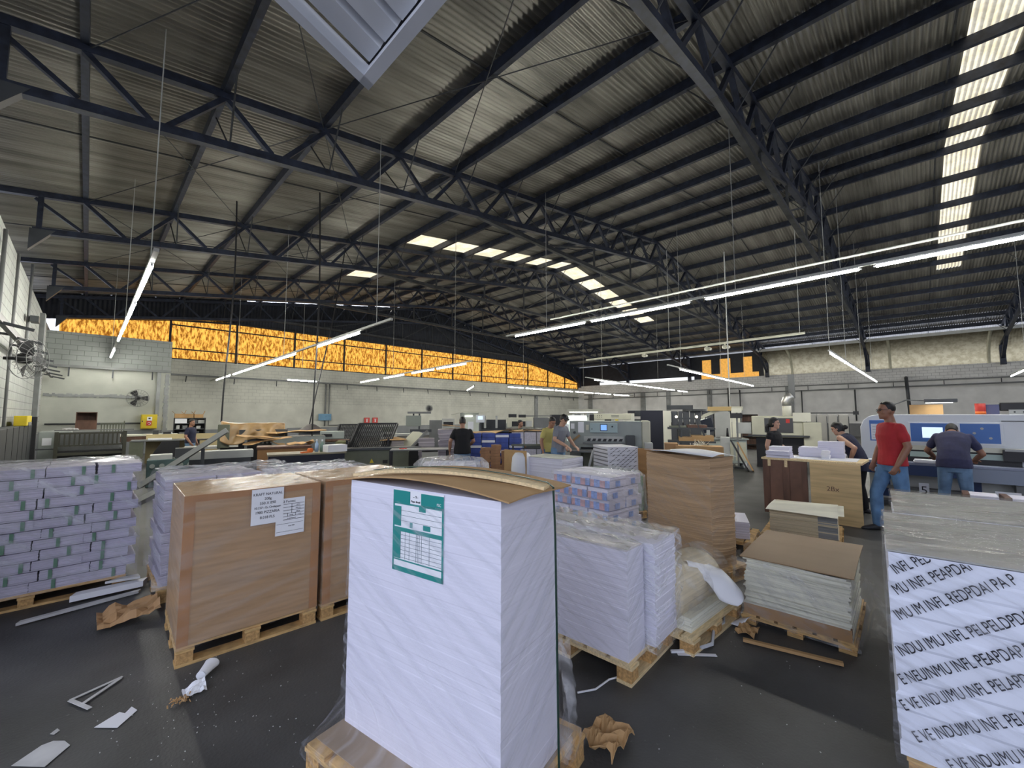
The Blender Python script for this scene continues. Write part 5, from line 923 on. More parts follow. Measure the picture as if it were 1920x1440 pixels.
for i, (x, z, w, h, mm) in enumerate(((.15,1.30,.5,.07,brownwood),(-.35,1.30,.45,.04,olive),(-.15,.93,.35,.10,cardb),(.28,.93,.55,.15,cardb),(.30,.55,.6,.10,brownwood),(.22,.65,.5,.05,cardb))):
    q = MB().box(-w/2,0,0,w/2,.6,h).build('board_stack', mm); tag(q, ('brown boards on the top level of the timber rack, right','olive boards on the top level of the timber rack, left','tan boards on the middle level of the timber rack, left','thick tan boards on the middle level of the timber rack, right','dark brown boards on the lowest level of the timber rack','tan boards lying over the dark brown ones on the timber rack')[i], 'boards', 'boards on the timber rack'); q.location = t.matrix_basis @ Vector((x,0,z)); q.rotation_euler = t.rotation_euler
for i, (x, z) in enumerate(((-.38,1.60),(.14,1.60))): q = tag(MB().ball((0,0,0),.035).build('signal_lamp', lampy, smooth=True), ('left','right')[i]+' of two small glowing lamps above the timber rack', 'lamp', 'signal lamps'); q.location = t.matrix_basis @ Vector((x,-.02,z))
slab('crumpled_paper', 'heap of shredded white paper behind the tall brown stack', 'paper heap', (5.6,1.95,1.20), -66, .0, .0, 0, paper, .0, 1) if False else None
m = MB(); random.seed(12)
for i in range(60): a, b = random.uniform(-.28,.28), random.uniform(-.1,.12); m.bar((a,b,.02),(a+random.gauss(0,.06),b+random.gauss(0,.06),.03+.16*max(0,1-abs(a)/.28)*random.random()),.012,.002)
q = tag(m.build('shredded_paper', cream), 'heap of shredded pale paper seen above the tall brown stack', 'paper heap', None, 'stuff'); q.location = (10.0,3.6,.93)
t = thing('low_bench', 'brown low bench of cardboard carrying the shredded paper', 'bench', (10.0,3.6,0), -66); B(t, 'bench_body', cardb, (-.55,-.2,0,.45,.3,.93)); B(t, 'bench_lip', kraft, (-.8,-.1,0,-.5,.3,.98))
# right rear: doors, shelf, presses with duct
t = thing('white_cupboard', 'pair of tall pale cupboard doors at the right wall, behind the control desk', 'cupboard', (21.6,6.3,0), -74); B(t, 'cupboard_door', cream_p, (-.35,0,.1,-.01,.4,1.72)); B(t, 'cupboard_door', cream_p, (.01,0,.1,.35,.4,1.64)); B(t, 'notice', paper, (-.20,-.01,1.35,-.08,0,1.55)); B(t, 'plinth', mgrey, (-.35,.02,0,.35,.4,.1))
t = thing('dark_shelves', 'dark open shelves beside the pale cupboard doors', 'shelf', (22.3,5.7,0), -76); B(t, 'shelf_case', brownwood, (-.32,.35,0,.32,.4,1.68),(-.34,0,0,-.32,.4,1.68),(.32,0,0,.34,.4,1.68)); [B(t, 'shelf_board', black, (-.32,0,z,.32,.35,z+.03)) for z in (.2,.6,.95,1.3,1.65)]
t = thing('small_press', 'cream small offset press with a dark cylinder window, behind the woman in black', 'printing press', (14.9,2.95,0), -79); B(t, 'press_body', beige, (-.80,.2,.95,.55,1.0,1.62), bevel=.02); B(t, 'cylinder_window', mat('window_dark',(.05,.05,.05),.3), (-.45,.18,1.10,.30,.2,1.55)); B(t, 'red_labels', red, (.12,.17,1.40,.22,.18,1.52)); B(t, 'lower_frame', black, (-.7,.3,0,.6,1.0,.95)); B(t, 'side_panel', beige, (.55,.1,.3,1.0,1.0,1.42), bevel=.02); B(t, 'front_rail', dgrey, (-.9,.0,.98,.7,.12,1.03)); B(t, 'top_plate', cream_p, (.3,.12,1.45,.75,.2,1.72)); B(t, 'left_box', lgrey, (-1.25,.2,1.05,-.82,.7,1.40))
t = thing('exhaust_duct', 'cream exhaust duct with a crumpled silver elbow going up the right wall', 'duct', (16.3,3.05,0), -80); MB().cyl((0,0,1.5),(0,0,1.98),.13,n=16).build('duct_riser', cream_p, t, smooth=True); m = MB(); m.tube([(0,0,1.95),(0,0,2.1),(.06,0,2.22),(.17,0,2.30)], [.13,.14,.15,.13], 16); m.build('silver_elbow', mat('silver_foil',(.6,.6,.58),.3,.7,bump=(30,.6)), t, smooth=True); MB().box(.07,.0,2.2,.25,.18,3.0).build('duct_stack', mgrey, t); B(t, 'duct_base', beige, (-.3,-.1,0,.3,.5,1.5))
t = thing('tower_units', 'row of narrow pale grey press towers behind the woman in the navy vest', 'printing press', (18.3,2.35,0), -83)
for i in range(5): q = B(t, 'tower_unit', mat('tower_grey',(.34,.33,.30),.5,var=(2,.08)), (-.75+i*.30,0,0,-.48+i*.30,.9,1.66), bevel=.01); B(q, 'seam_bar', dgrey, (-.50+i*.30,-.01,.6,-.475+i*.30,0,1.6))
B(t, 'control_box', mgrey, (-.98,-.05,.9,-.76,.3,1.50)); B(t, 'top_bar', black, (-.85,.2,1.70,1.0,.25,1.74)); B(t, 'bar_end', black, (.85,.15,1.66,1.0,.3,1.78)); B(t, 'gauge_panel', dgrey, (-.95,-.06,1.05,-.79,-.05,1.42))
t = thing('work_canopy', 'dark box with a cream sign above the woman in black', 'machine unit', (14.2,4.0,0), -76); B(t, 'sign', cream_p, (-.14,0,1.72,.14,.05,1.86)); B(t, 'dark_screen', black, (-.18,0,1.55,.16,.08,1.70)); B(t, 'post', mgrey, (-.02,.05,0,.03,.1,1.72)); B(t, 'foot', dgrey, (-.15,-.1,0,.15,.2,.04))
t = thing('leaning_boards', 'dark and tan boards leaning against a pale bin, left of the woman in black', 'boards', (13.3,3.75,0), -74); m = MB(); m.bar((.25,.1,.02),(-.15,.3,.85),.03,.6, up=(0,1,0)); m.build('dark_board', black, t); m = MB(); m.bar((.38,.15,.02),(.02,.35,.80),.03,.5, up=(0,1,0)); m.build('tan_board', cardb, t); B(t, 'bin', lgrey, (-.45,.1,0,-.2,.6,.98))
# plywood table with papers
t = thing('plywood_table', 'work table clad with dark brown boards at left and a plywood sheet at right', 'table', (8.05,1.25,0), -2)
B(t, 'tabletop', woodpale, (-.02,-.66,.905,.82,.66,.935)); B(t, 'plywood_sheet', mat('plywood',(.58,.42,.21),.55,var=(3.5,.22,(1,.35,5))), (-.045,-.64,0,-.02,-.02,.905))
for y0, y1, x, mm in ((.02,.10,-.03,brownwood),(.10,.26,-.02,mat('brown_panel',(.17,.085,.055),.5,var=(3,.3))),(.26,.36,-.03,brownwood),(.36,.54,-.02,mat('brown_panel',(0,0,0))),(.54,.64,-.03,brownwood)): B(t, 'brown_board', mm, (x,y0,.03,x+.03,y1,.90))
for y in (.28,.52): B(t, 'wood_cleat', woodpale, (-.05,y,.80,-.03,y+.04,.905))
words('2Bx', .10, brownwood, t, (-.0458,-.30,.52), FR); [B(t, 'leg', brownwood, (x,y,0,x+.07,y+.07,.905)) for x in (.02,.72) for y in (-.50,.50)]
pm = Matrix.Translation((8.05,1.25,.935)) @ Matrix.Rotation(R(-2),4,'Z')
for i, (x, y, w, d, h, n, mm, lb) in enumerate(((.16,.43,.26,.34,.035,0,sheets,'lowest of three lilac white sheaves on the plywood table'),(.16,.43,.26,.34,.035,1,sheets,'middle of three lilac white sheaves on the plywood table'),(.16,.44,.25,.33,.035,2,sheets,'topmost lilac white sheaf on the plywood table'),(.62,.52,.3,.3,.16,0,sheets2,'white sheaf behind the lilac ones on the plywood table'),(.66,.02,.30,.42,.17,0,sheets2,'wide grey white sheaf at the back of the plywood table'),(.70,-.20,.24,.34,.27,0,sheets2,'tall white sheaf beside the woman in the navy vest'),(.30,-.18,.12,.10,.14,0,paper,'small white box in front of the woman in the navy vest'))):
    b = ream(w, d, 0, h, 8, .004, 100+i, .008, 4).build('paper_sheaf' if i < 6 else 'white_box', mm, smooth=False); tag(b, lb, 'paper sheaf' if i < 6 else 'box', 'sheaves on the plywood table' if i < 6 else None); b.location = pm @ Vector((x,y,n*.037)); b.rotation_euler = (0,0,R(-2+3*(i % 2)))
tag(MB().box(-.30,-.45,0,.30,.45,.006).build('table_sheet', paper), 'white sheets spread over the plywood table top', 'paper').location = pm @ Vector((.42,-.12,.001))
# big white cutting machine at right
t = thing('cutting_machine', 'big white paper cutting machine with blue panels behind the man in red', 'cutting machine', (10.45,.80,0), -91)
# local x runs to the right along the front, y into the machine
m = MB(); prof = [(.02,.72),(.02,1.42),(.07,1.55),(.16,1.63),(.30,1.66),(3.2,1.66),(3.2,.72)]
m.prism(prof, -.95, -.15, Matrix.Rotation(R(90),4,'X')); m.build('white_housing', white_m, t, bevel=.012)
B(t, 'lower_body', lgrey, (.1,.25,.08,3.1,.9,.60), bevel=.01); B(t, 'blue_door', navy, (.22,.235,.12,.40,.25,.50)); B(t, 'blue_door', navy, (1.30,.235,.12,1.55,.25,.50)); B(t, 'work_table', mat('table_blue_grey',(.24,.27,.36),.35), (-.02,-.15,.76,3.2,.5,.81), bevel=.01); B(t, 'front_apron', navy, (-.02,-.14,.58,1.42,.0,.76)); B(t, 'front_apron_right', mat('apron_grey',(.25,.29,.37),.5), (1.42,-.14,.54,3.2,.0,.76)); B(t, 'pale_plate', pale_blue, (.18,-.15,.60,.36,-.14,.74)); B(t, 'foot_bar', dgrey, (.05,-.05,.0,3.1,.25,.08)); B(t, 'pedal_bar', mgrey, (.2,.0,.30,1.4,.2,.34)); B(t, 'side_leg', mgrey, (1.9,-.05,.08,2.3,.2,.55)); B(t, 'underside', black, (2.3,.1,.1,3.15,.24,.52))
def panel(x0, x1, z0, z1, m1, nm): return B(t, nm, m1, (x0,.135,z0,x1,.155,z1), bevel=.004)
p1 = panel(.16,.46,1.16,1.55,blue_lab,'notice_board'); B(p1, 'notice_sheet', paper, (.18,.13,1.18,.44,.137,1.48)); m = MB(); [m.box(.20,.127,1.22+i*.05,.42,.131,1.225+i*.05) for i in range(5)]; m.build('notice_lines', mgrey, p1)
p2 = panel(.70,1.28,1.14,1.52,white_m,'control_panel'); B(p2, 'blue_panel', blue_lab, (.73,.128,1.17,1.25,.137,1.50)); B(p2, 'lit_screen', screenm, (.88,.122,1.24,1.14,.130,1.43))
p3 = panel(1.32,1.84,1.14,1.52,white_m,'control_panel'); B(p3, 'blue_panel', blue_lab, (1.35,.128,1.17,1.80,.137,1.50)); m = MB(); [m.cyl((1.42+.09*i,.120,1.26+.08*(i % 3)),(1.42+.09*i,.13,1.26+.08*(i % 3)),.02) for i in range(4)]; m.build('buttons', lgrey, p3)
B(t, 'throat', black, (.65,.12,.81,2.0,.16,1.10)); B(t, 'clamp_beam', cream_p, (.70,.10,1.02,1.9,.16,1.10)); B(t, 'clamp_lower', mat('clamp_mint',(.40,.50,.46),.5), (.70,.08,.90,1.9,.15,.99)); B(t, 'maker_plate', white_paint, (2.62,.135,1.10,2.92,.155,1.46), bevel=.01); B(t, 'plate_print', mgrey, (2.69,.13,1.26,2.85,.136,1.33)); m = MB(); m.cyl((1.33,-.16,.67),(1.33,-.14,.67),.06,n=20); m.build('round_dial', lgrey, t); m = MB(); m.cyl((2.28,.12,1.36),(2.28,.15,1.36),.02); m.cyl((2.84,.12,.90),(2.84,.15,.90),.02); m.build('key_switch', black, t); B(t, 'side_stop', white_m, (2.30,-.05,.81,2.55,.15,1.02), bevel=.02); B(t, 'clear_guard', black, (1.80,.0,.90,2.15,.14,1.08)); B(t, 'guard_top', lgrey, (1.82,-.02,1.06,2.13,.14,1.10)); B(t, 'handle_strip', mgrey, (1.82,.13,1.54,2.25,.15,1.555)); B(t, 'left_stop', white_m, (.34,-.02,.81,.50,.14,1.02), bevel=.02)
L_ = lambda x, y, z: t.matrix_basis @ Vector((x,y,z))
def put(o, x, y, z, rz=-91): o.location = L_(x,y,z); o.rotation_euler = (0,0,R(rz)); return o
put(tag(MB().box(-.45,-.18,0,.45,.18,.10).build('cork_tray', cardb, bevel=.01), 'tan tray on the table of the big white cutting machine', 'tray'), 2.75,.05,.81)
put(tag(ream(.45,.30,0,.05,5,.006,120).build('paper_pile', paper), 'white sheets on the table of the big white cutting machine', 'paper pile'), .98,-.02,.81)
put(tag(MB().box(-.12,-.10,0,.12,.10,.01).build('white_sheet', paper), 'white sheet at the left end of the big white machine table', 'paper'), .14,.0,.81)
put(tag(MB().box(-.22,-.12,0,.22,.12,.18).build('brown_carton', cardb), 'brown carton on top of the big white cutting machine', 'carton'), .95,.5,1.66)
q = thing('paint_can', 'red and orange printed can on top of the big white cutting machine', 'can', L_(1.62,.45,1.66)); MB().cyl((0,0,0),(0,0,.19),.065,n=20).build('can_body', red, q, smooth=True); MB().cyl((0,0,.0),(0,0,.05),.066,n=20).build('can_band', orange_p, q, smooth=True)
q = thing('black_roller_unit', 'long black roller unit with pale buttons on top of the big white machine', 'roller unit', L_(2.3,.5,1.66), -91); B(q, 'roller_cover', black, (-.46,0,.06,.46,.2,.20), bevel=.02); B(q, 'button_strip', lgrey, (-.36,-.04,.0,.42,0,.08)); m = MB(); [m.cyl((-.3+.1*i,-.05,.04),(-.3+.1*i,-.04,.04),.012) for i in range(7)]; m.build('buttons', black, q); B(q, 'side_case', mat('navy_case',(.1,.11,.22),.5), (-.68,.0,0,-.46,.2,.17))
q = thing('work_lamp', 'grey work lamp on a bent arm above the big white cutting machine', 'lamp', L_(1.05,.2,1.66), -91); B(q, 'lamp_head', mgrey, (-.12,-.05,.21,.30,.10,.28), bevel=.01); B(q, 'lamp_glass', lampw, (-.10,-.03,.205,.24,.08,.211)); m = MB(); m.tube([(-.62,.2,0),(-.55,.15,.18),(-.35,.1,.27),(-.1,.03,.25)], .012, 6); m.build('lamp_arm', mgrey, q)
# bound stacks in front of the white machine
for i, (x, lb) in enumerate(((1.42,'first'),(1.78,'second'),(2.14,'third'))):
    q = thing('book_bundle', '%s from left of the white book bundles before the big white cutting machine' % lb, 'book bundle', L_(x,-1.75,.10), -91+3*i, 'book bundles at the right edge'); ream(.32,.40,0,.46,8,.003,130+i).build('books', sheets, q); m = MB(); m.box(-.166,-.206,.0,-.10,.2,.468); m.build('brown_band', brownwood, q)
pallet('pallet under the white book bundles at the right edge', L_(1.78,-1.75,0)[:2], .5, 1.2, 0, .10)
t = thing('number_plate', 'small white floor sign with a black 5 behind the man in red', 'sign', (9.75,-.05,0), -91); B(t, 'plate', paper, (-.06,0,.26,.06,.01,.52)); B(t, 'stand', dgrey, (-.02,.01,0,.02,.03,.5)); words('5', .18, ink, t, (0,-.002,.40))
t = thing('number_plate', 'small white floor sign with a black 9 behind the man at the machine', 'sign', (9.95,-.98,0), -91); B(t, 'plate', paper, (-.14,0,.20,.12,.01,.46)); B(t, 'stand', dgrey, (-.02,.01,0,.02,.03,.45)); words('9', .20, ink, t, (0,-.002,.34))
# ------------------------------------------------------------------ people
def bake(mb, name, m, parent, vox, sm=4):
    me = mb.mesh(name); o = bpy.data.objects.new('tmp', me); COL.objects.link(o)
    r = o.modifiers.new('r', 'REMESH'); r.mode = 'VOXEL'; r.voxel_size = vox; r.use_smooth_shade = True
    s = o.modifiers.new('s', 'SMOOTH'); s.iterations = sm; s.factor = .5
    dg = bpy.context.evaluated_depsgraph_get(); nm = bpy.data.meshes.new_from_object(o.evaluated_get(dg)); bpy.data.objects.remove(o)
    nm.materials.clear(); nm.materials.append(m); nm.name = name
    for p in nm.polygons: p.use_smooth = True
    q = bpy.data.objects.new(name, nm); COL.objects.link(q); q.parent = parent; return q
def rings_along(pts, radii, xdir, n=18):
    out = []; pts = [Vector(p) for p in pts]
    for i, p in enumerate(pts):
        d = (pts[min(i+1,len(pts)-1)]-pts[max(0,i-1)]).normalized(); x = Vector(xdir); x = (x-d*x.dot(d)).normalized(); y = d.cross(x)
        rx, ry = radii[i]; out.append([p+x*rx*math.cos(t)+y*ry*math.sin(t) for t in [2*math.pi*j/n for j in range(n)]])
    return out
def limb(m, pts, rs, n=12):
    """tapering limb with rounded ends, extra points between the joints"""
    P, Q = [], []
    for i in range(len(pts)-1):
        a, b = Vector(pts[i]), Vector(pts[i+1])
        for k in range(4): t = k/4; P.append(a+(b-a)*t); Q.append(rs[i]+(rs[i+1]-rs[i])*t+(.10*rs[i]*math.sin(t*math.pi) if i else 0))
    P.append(Vector(pts[-1])); Q.append(rs[-1]); m.tube(P, Q, n)
    for p, r in zip(pts, rs): m.ball(p, r, 10, 8)
def hand(m, wrist, fwd, palm, side, s=1., curl=.6):
    """palm, four bent fingers of unequal length and a thumb leaving the side of the palm"""
    f = Vector(fwd).normalized(); pn = Vector(palm); pn = (pn-f*pn.dot(f)).normalized(); sd = f.cross(pn)*side; w = Vector(wrist)
    m.loft([[w+f*t*s+sd*a*math.cos(q)*s+pn*b*math.sin(q)*s for q in [2*math.pi*j/12 for j in range(12)]] for t, a, b in ((-.01,.026,.020),(.03,.036,.016),(.07,.041,.015),(.092,.040,.013))])
    for i, (o, l) in enumerate(((.030,.070),(.010,.080),(-.010,.074),(-.029,.058))):
        b = w+f*.088*s+sd*o*s; p1 = b+(f*math.cos(curl*.5)+pn*math.sin(curl*.5))*l*.45*s; p2 = p1+(f*math.cos(curl*1.3)+pn*math.sin(curl*1.3))*l*.32*s; p3 = p2+(f*math.cos(curl*2)+pn*math.sin(curl*2))*l*.25*s
        m.tube([b,p1,p2,p3], [.0098*s,.009*s,.0085*s,.007*s], 8); m.ball(p3,.007*s,8,6)
    t0 = w+f*.025*s+sd*.030*s; t1 = t0+(f*.55+sd*.75+pn*.25)*.042*s; t2 = t1+(f*.85+sd*.25+pn*.4)*.034*s; m.tube([t0,t1,t2],[.013*s,.011*s,.008*s],8); m.ball(t2,.008*s,8,6)
def head(m, M, s=1.):
    """skull with jaw, brow, nose, lips and ears; local: face towards -y, z up, chin at -.115, crown at .12"""
    R_ = []
    for z, rx, fy, by in ((-.115,.022,.072,.0),(-.105,.036,.084,.02),(-.085,.052,.088,.045),(-.055,.060,.086,.066),(-.02,.066,.085,.084),(.015,.070,.083,.094),(.05,.071,.084,.095),(.08,.064,.074,.086),(.105,.045,.050,.062),(.12,.014,.016,.02)):
        R_.append([M @ Vector((rx*math.cos(t)*s, (by if math.sin(t) > 0 else fy)*math.sin(t)*s, z*s)) for t in [2*math.pi*j/24 for j in range(24)]])
    m.loft(R_)
    add = lambda c, r: m.loft([[M @ Vector(((c[0]+r[0]*math.sin(a)*math.cos(b))*s, (c[1]+r[1]*math.sin(a)*math.sin(b))*s, (c[2]-r[2]*math.cos(a))*s)) for b in [2*math.pi*j/10 for j in range(10)]] for a in [.05,.5,1,1.57,2.1,2.6,3.09]])
    m.loft([[M @ Vector((x*s,y*s,z*s)) for x, y, z in q] for q in (((-.008,-.08,.022),(.008,-.08,.022),(.008,-.088,.022),(-.008,-.088,.022)),((-.011,-.08,-.005),(.011,-.08,-.005),(.008,-.102,-.008),(-.008,-.102,-.008)),((-.017,-.08,-.026),(.017,-.08,-.026),(.012,-.109,-.024),(-.012,-.109,-.024)),((-.012,-.08,-.034),(.012,-.08,-.034),(.008,-.095,-.034),(-.008,-.095,-.034)))])
    add((0,-.082,-.055),(.026,.010,.007)); add((0,-.080,-.068),(.022,.011,.008)); add((0,-.074,-.100),(.020,.014,.014)); add((0,-.074,.032),(.05,.014,.010))
    for k in (-1, 1): add((k*.072,.006,-.008),(.010,.018,.030)); add((k*.045,-.055,-.025),(.018,.022,.02))
def person(label, loc, rz, H, P, skin, hairf, wear):
    """P: joints in a 1.75 m figure facing -y"""
    s = H/1.75; t = thing('person', label, 'person', loc, rz); t.scale = (s, s, s)
    J = dict(pel=(0,0,.95), wst=(0,0,1.10), ch=(0,-.01,1.30), nk=(0,.01,1.475), hd=(0,-.015,1.63), sh=.158, hip=.092,
             el=((.235,.03,1.16),(-.235,.03,1.16)), wr=((.25,-.06,.93),(-.25,-.06,.93)), kn=((.10,-.02,.50),(-.10,-.02,.50)), an=((.11,.03,.085),(-.11,.03,.085)), tx=(1,0,0), hx=(1,0,0), toe=((.03,-1,0),(-.03,-1,0)), pitch=0, yaw=0, roll=0, palm=((-1,0,0),(1,0,0)), curl=.6, w=1.0); J.update(P)
    pel, wst, ch, nk, hd = (Vector(J[k]) for k in ('pel','wst','ch','nk','hd')); tx = Vector(J['tx']).normalized(); hx = Vector(J['hx']).normalized(); w = J['w']
    up = (nk-ch).normalized(); sh = [ch+(nk-ch)*.60+tx*J['sh']*w, ch+(nk-ch)*.60-tx*J['sh']*w]; hp = [pel+hx*J['hip']-Vector((0,0,.03)), pel-hx*J['hip']-Vector((0,0,.03))]
    HM = Matrix.Translation(hd) @ Euler((R(J['pitch']), R(J['roll']), R(J['yaw']))).to_matrix().to_4x4()
    m = MB()
    m.loft(rings_along([pel-Vector((0,0,.10)), pel, wst, (wst+ch)/2, ch, ch+(nk-ch)*.55, ch+(nk-ch)*.86, nk], [(.11*w,.085),(.158*w,.112),(.136*w,.100),(.150*w,.108),(.165*w,.112),(.172*w,.098),(.125*w,.075),(.06,.06)], tx))
    m.tube([nk-up*.03, nk+(hd-nk)*.35, nk+(hd-nk)*.75], [.063,.056,.055], 14); head(m, HM)
    for i in (0, 1):
        limb(m, [sh[i], J['el'][i], J['wr'][i]], [.053,.043,.028]); e = Vector(J['el'][i]); q = Vector(J['wr'][i]); hand(m, q, J.get('hf',[q-e,q-e])[i], J['palm'][i], (1,-1)[i], 1., J['curl'])
        limb(m, [hp[i], J['kn'][i], J['an'][i]], [.088,.060,.042])
    bake(m, 'body', skin, t, .0085, 2)
    # clothes
    if 'shirt' in wear:
        m = MB(); g = .016; fl = wear.get('hem', .02)
        low = pel-Vector((0,0,fl))
        m.loft(rings_along([low, pel+Vector((0,0,.05)), wst, (wst+ch)/2, ch, ch+(nk-ch)*.55, ch+(nk-ch)*.88, ch+(nk-ch)*.98], [(.172*w+g,.128+g),(.166*w+g,.118+g),(.148*w+g,.110+g),(.156*w+g,.114+g),(.168*w+g,.116+g),(.176*w+g,.102+g),(.125*w+g,.076+g),(.078,.074)], tx))
        sl = wear.get('sleeve', .62)
        for i in (0, 1):
            if sl > 0:
                e = Vector(J['el'][i]); limb(m, [sh[i], sh[i]+(e-sh[i])*sl*.5, sh[i]+(e-sh[i])*sl], [.064,.061,.060])
            else: m.ball(sh[i]-tx*(.03 if i == 0 else -.03), (.062,.062,.062))
        q = bake(m, wear.get('sname','shirt'), wear['shirt'], t, .010, 3)
    if 'pants' in wear:
        m = MB(); m.loft(rings_along([pel-Vector((0,0,.13)), pel-Vector((0,0,.05)), pel+Vector((0,0,.06))], [(.13*w,.10),(.172*w,.128),(.160*w,.112)], hx))
        for i in (0, 1):
            k = Vector(J['kn'][i]); a = Vector(J['an'][i]); limb(m, [hp[i], k, a+(k-a)*.02], [.104,.074,.060])
        bake(m, wear.get('pname','trousers'), wear['pants'], t, .011, 3)
    for i in (0, 1):
        a = Vector(J['an'][i]); d = Vector(J['toe'][i]).normalized(); x = d.cross(Vector((0,0,1))).normalized(); z0 = a.z-.085; m = MB(); R_ = []
        for u, ww, hh in ((-.075,.024,.06),(-.05,.036,.09),(.0,.040,.105),(.06,.042,.075),(.12,.046,.055),(.17,.038,.042),(.195,.018,.025)):
            c = Vector((a.x,a.y,z0))+d*u; R_.append([c+x*ww*math.cos(q)+Vector((0,0,max(0,hh*(.5+.5*math.sin(q)))))for q in [2*math.pi*j/14 for j in range(14)]])
        m.loft(R_); m.build('shoe', wear.get('shoe', black), t, smooth=True)
    # hair
    m = MB(); hairf(m, HM); bake(m, 'hair', wear.get('hair', hairm), t, .008, 2)
    m = MB()
    for k in (-1, 1): m.ball(HM @ Vector((k*.029,-.0795,.008)), .0085, 8, 6)
    m.build('eyes', black, t, smooth=True)
    if wear.get('brow', 1):
        m = MB()
        for k in (-1, 1): m.bar(HM @ Vector((k*.014,-.090,.026)), HM @ Vector((k*.046,-.078,.028)), .006, .006)
        m.build('eyebrows', hairm, t)
    return t, HM, J
def hcap(m, M, lo=-.03, front=.045, thick=.010, vol=1.):
    """hair over the skull, leaving the face free"""
    R_ = []
    for z, rx, fy, by in ((lo,.066,.0,.090),(0,.074,.02,.100),(.03,.078,.045,.104),(.06,.077,.078,.102),(.09,.066,.074,.090),(.115,.048,.050,.066),(.130,.016,.016,.02)):
        R_.append([M @ Vector((rx*vol*math.cos(t), max(-(fy if z > front else fy*.35), (by if math.sin(t) > 0 else fy)*math.sin(t)*vol), z+thick*.5)) for t in [2*math.pi*j/22 for j in range(22)]])
    m.loft(R_)
def longhair(m, M):
    R_ = []
    for z, rx, fy, by in ((-.085,.062,-.01,.085),(-.05,.076,.012,.100),(-.01,.080,.030,.106),(.03,.081,.052,.108),(.055,.080,.074,.107),(.08,.073,.083,.098),(.105,.056,.064,.078),(.125,.028,.030,.040),(.133,.010,.010,.012)):
        R_.append([M @ Vector((rx*math.cos(t), by*math.sin(t) if math.sin(t) > 0 else fy*math.sin(t)*(1 if z > .05 else abs(math.cos(t))**.5 if fy > 0 else 1), z)) for t in [2*math.pi*j/24 for j in range(24)]])
    m.loft(R_)
def short(m, M): hcap(m, M, -.05, .05)
def fade(m, M): hcap(m, M, -.01, .06, .006, .97)
def mop(m, M):
    hcap(m, M, -.06, .03, .02, 1.10)
    for a in range(-3, 4): m.ball(M @ Vector((a*.02,-.075,.055)), (.018,.02,.022), 8, 6)
def bun(m, M): longhair(m, M); m.ball(M @ Vector((0,.125,-.015)), (.04,.045,.045)); 
def tail(m, M):
    longhair(m, M); m.tube([M @ Vector(p) for p in ((0,.10,-.02),(0,.14,-.08),(0,.13,-.18),(0,.11,-.26))], [.04,.04,.03,.012], 10)
denim = mat('denim', (.10,.20,.36), .8, var=(7,.35)); denim2 = mat('denim_pale', (.13,.22,.34), .8, var=(7,.3)); blackcloth = mat('black_cloth', (.008,.008,.010), .85); navycloth = mat('navy_cloth_shirt', (.016,.018,.045), .85, var=(8,.25)); navyvest = mat('navy_vest', (.010,.012,.040), .8)
redcloth = mat('red_cotton', (.38,.018,.026), .8, var=(6,.15), bump=(14,.3)); greyt = mat('grey_tee', (.20,.21,.24), .85); yellt = mat('yellow_tee', (.55,.48,.16), .85); greent = mat('dark_green_tee', (.02,.05,.04), .85); slate = mat('slate_navy_tee', (.035,.037,.085), .85, var=(7,.25), bump=(12,.3))
sneaker = mat('sneaker', (.03,.03,.035), .6)
t, HM, J = person('man in a red t-shirt, jeans and glasses, walking and looking left', (8.05,.26,0), -148, 1.83,
    dict(kn=((.10,.04,.50),(-.10,-.16,.51)), an=((.11,.22,.10),(-.10,-.16,.085)), el=((.25,.04,1.16),(-.23,.0,1.16)), wr=((.24,-.09,.91),(-.22,-.10,.91)), yaw=-10, pitch=0, hd=(0,-.03,1.635), w=1.12, curl=.95), skin3, fade, dict(shirt=redcloth, pants=denim, shoe=sneaker, hem=.05, pname='jeans', sname='t_shirt'))
m = MB(); m.bar(HM @ Vector((-.058,-.086,.010)), HM @ Vector((.058,-.086,.010)), .004, .006)
for k in (-1, 1):
    m.bar(HM @ Vector((k*.058,-.086,.012)), HM @ Vector((k*.075,.01,.010)), .004, .005)
    m.tube([HM @ Vector((k*.032+.024*math.cos(a),-.096,.006+.018*math.sin(a))) for a in [2*math.pi*j/12 for j in range(13)]], .0025, 5)
m.build('glasses', blackrub, t)
m = MB(); m.loft([[HM @ Vector((x*.040*math.cos(a),-.070-.016*abs(math.cos(a*.5)),z)) for a in [2*math.pi*j/12 for j in range(12)]] for z, x in ((-.118,.5),(-.105,.9),(-.088,1.0))]); m.build('beard', hairm, t)
person('man in navy t-shirt and jeans bending over the big white cutting machine', (9.42,-.40,0), 86, 1.70,
    dict(pel=(0,.08,.93), wst=(0,.03,1.08), ch=(0,-.12,1.26), nk=(0,-.27,1.385), hd=(.01,-.40,1.435), pitch=52, kn=((.13,-.01,.49),(-.12,.0,.49)), an=((.17,.10,.085),(-.15,.08,.085)), el=((.31,-.26,1.10),(-.31,-.22,1.08)), wr=((.24,-.45,.99),(-.22,-.40,.97)), hf=((0,-1,-.2),(0,-1,-.2)), palm=((0,0,-1),(0,0,-1)), w=1.12), skin3, short, dict(shirt=slate, pants=denim2, shoe=sneaker, hem=.06, pname='jeans', sname='t_shirt'))
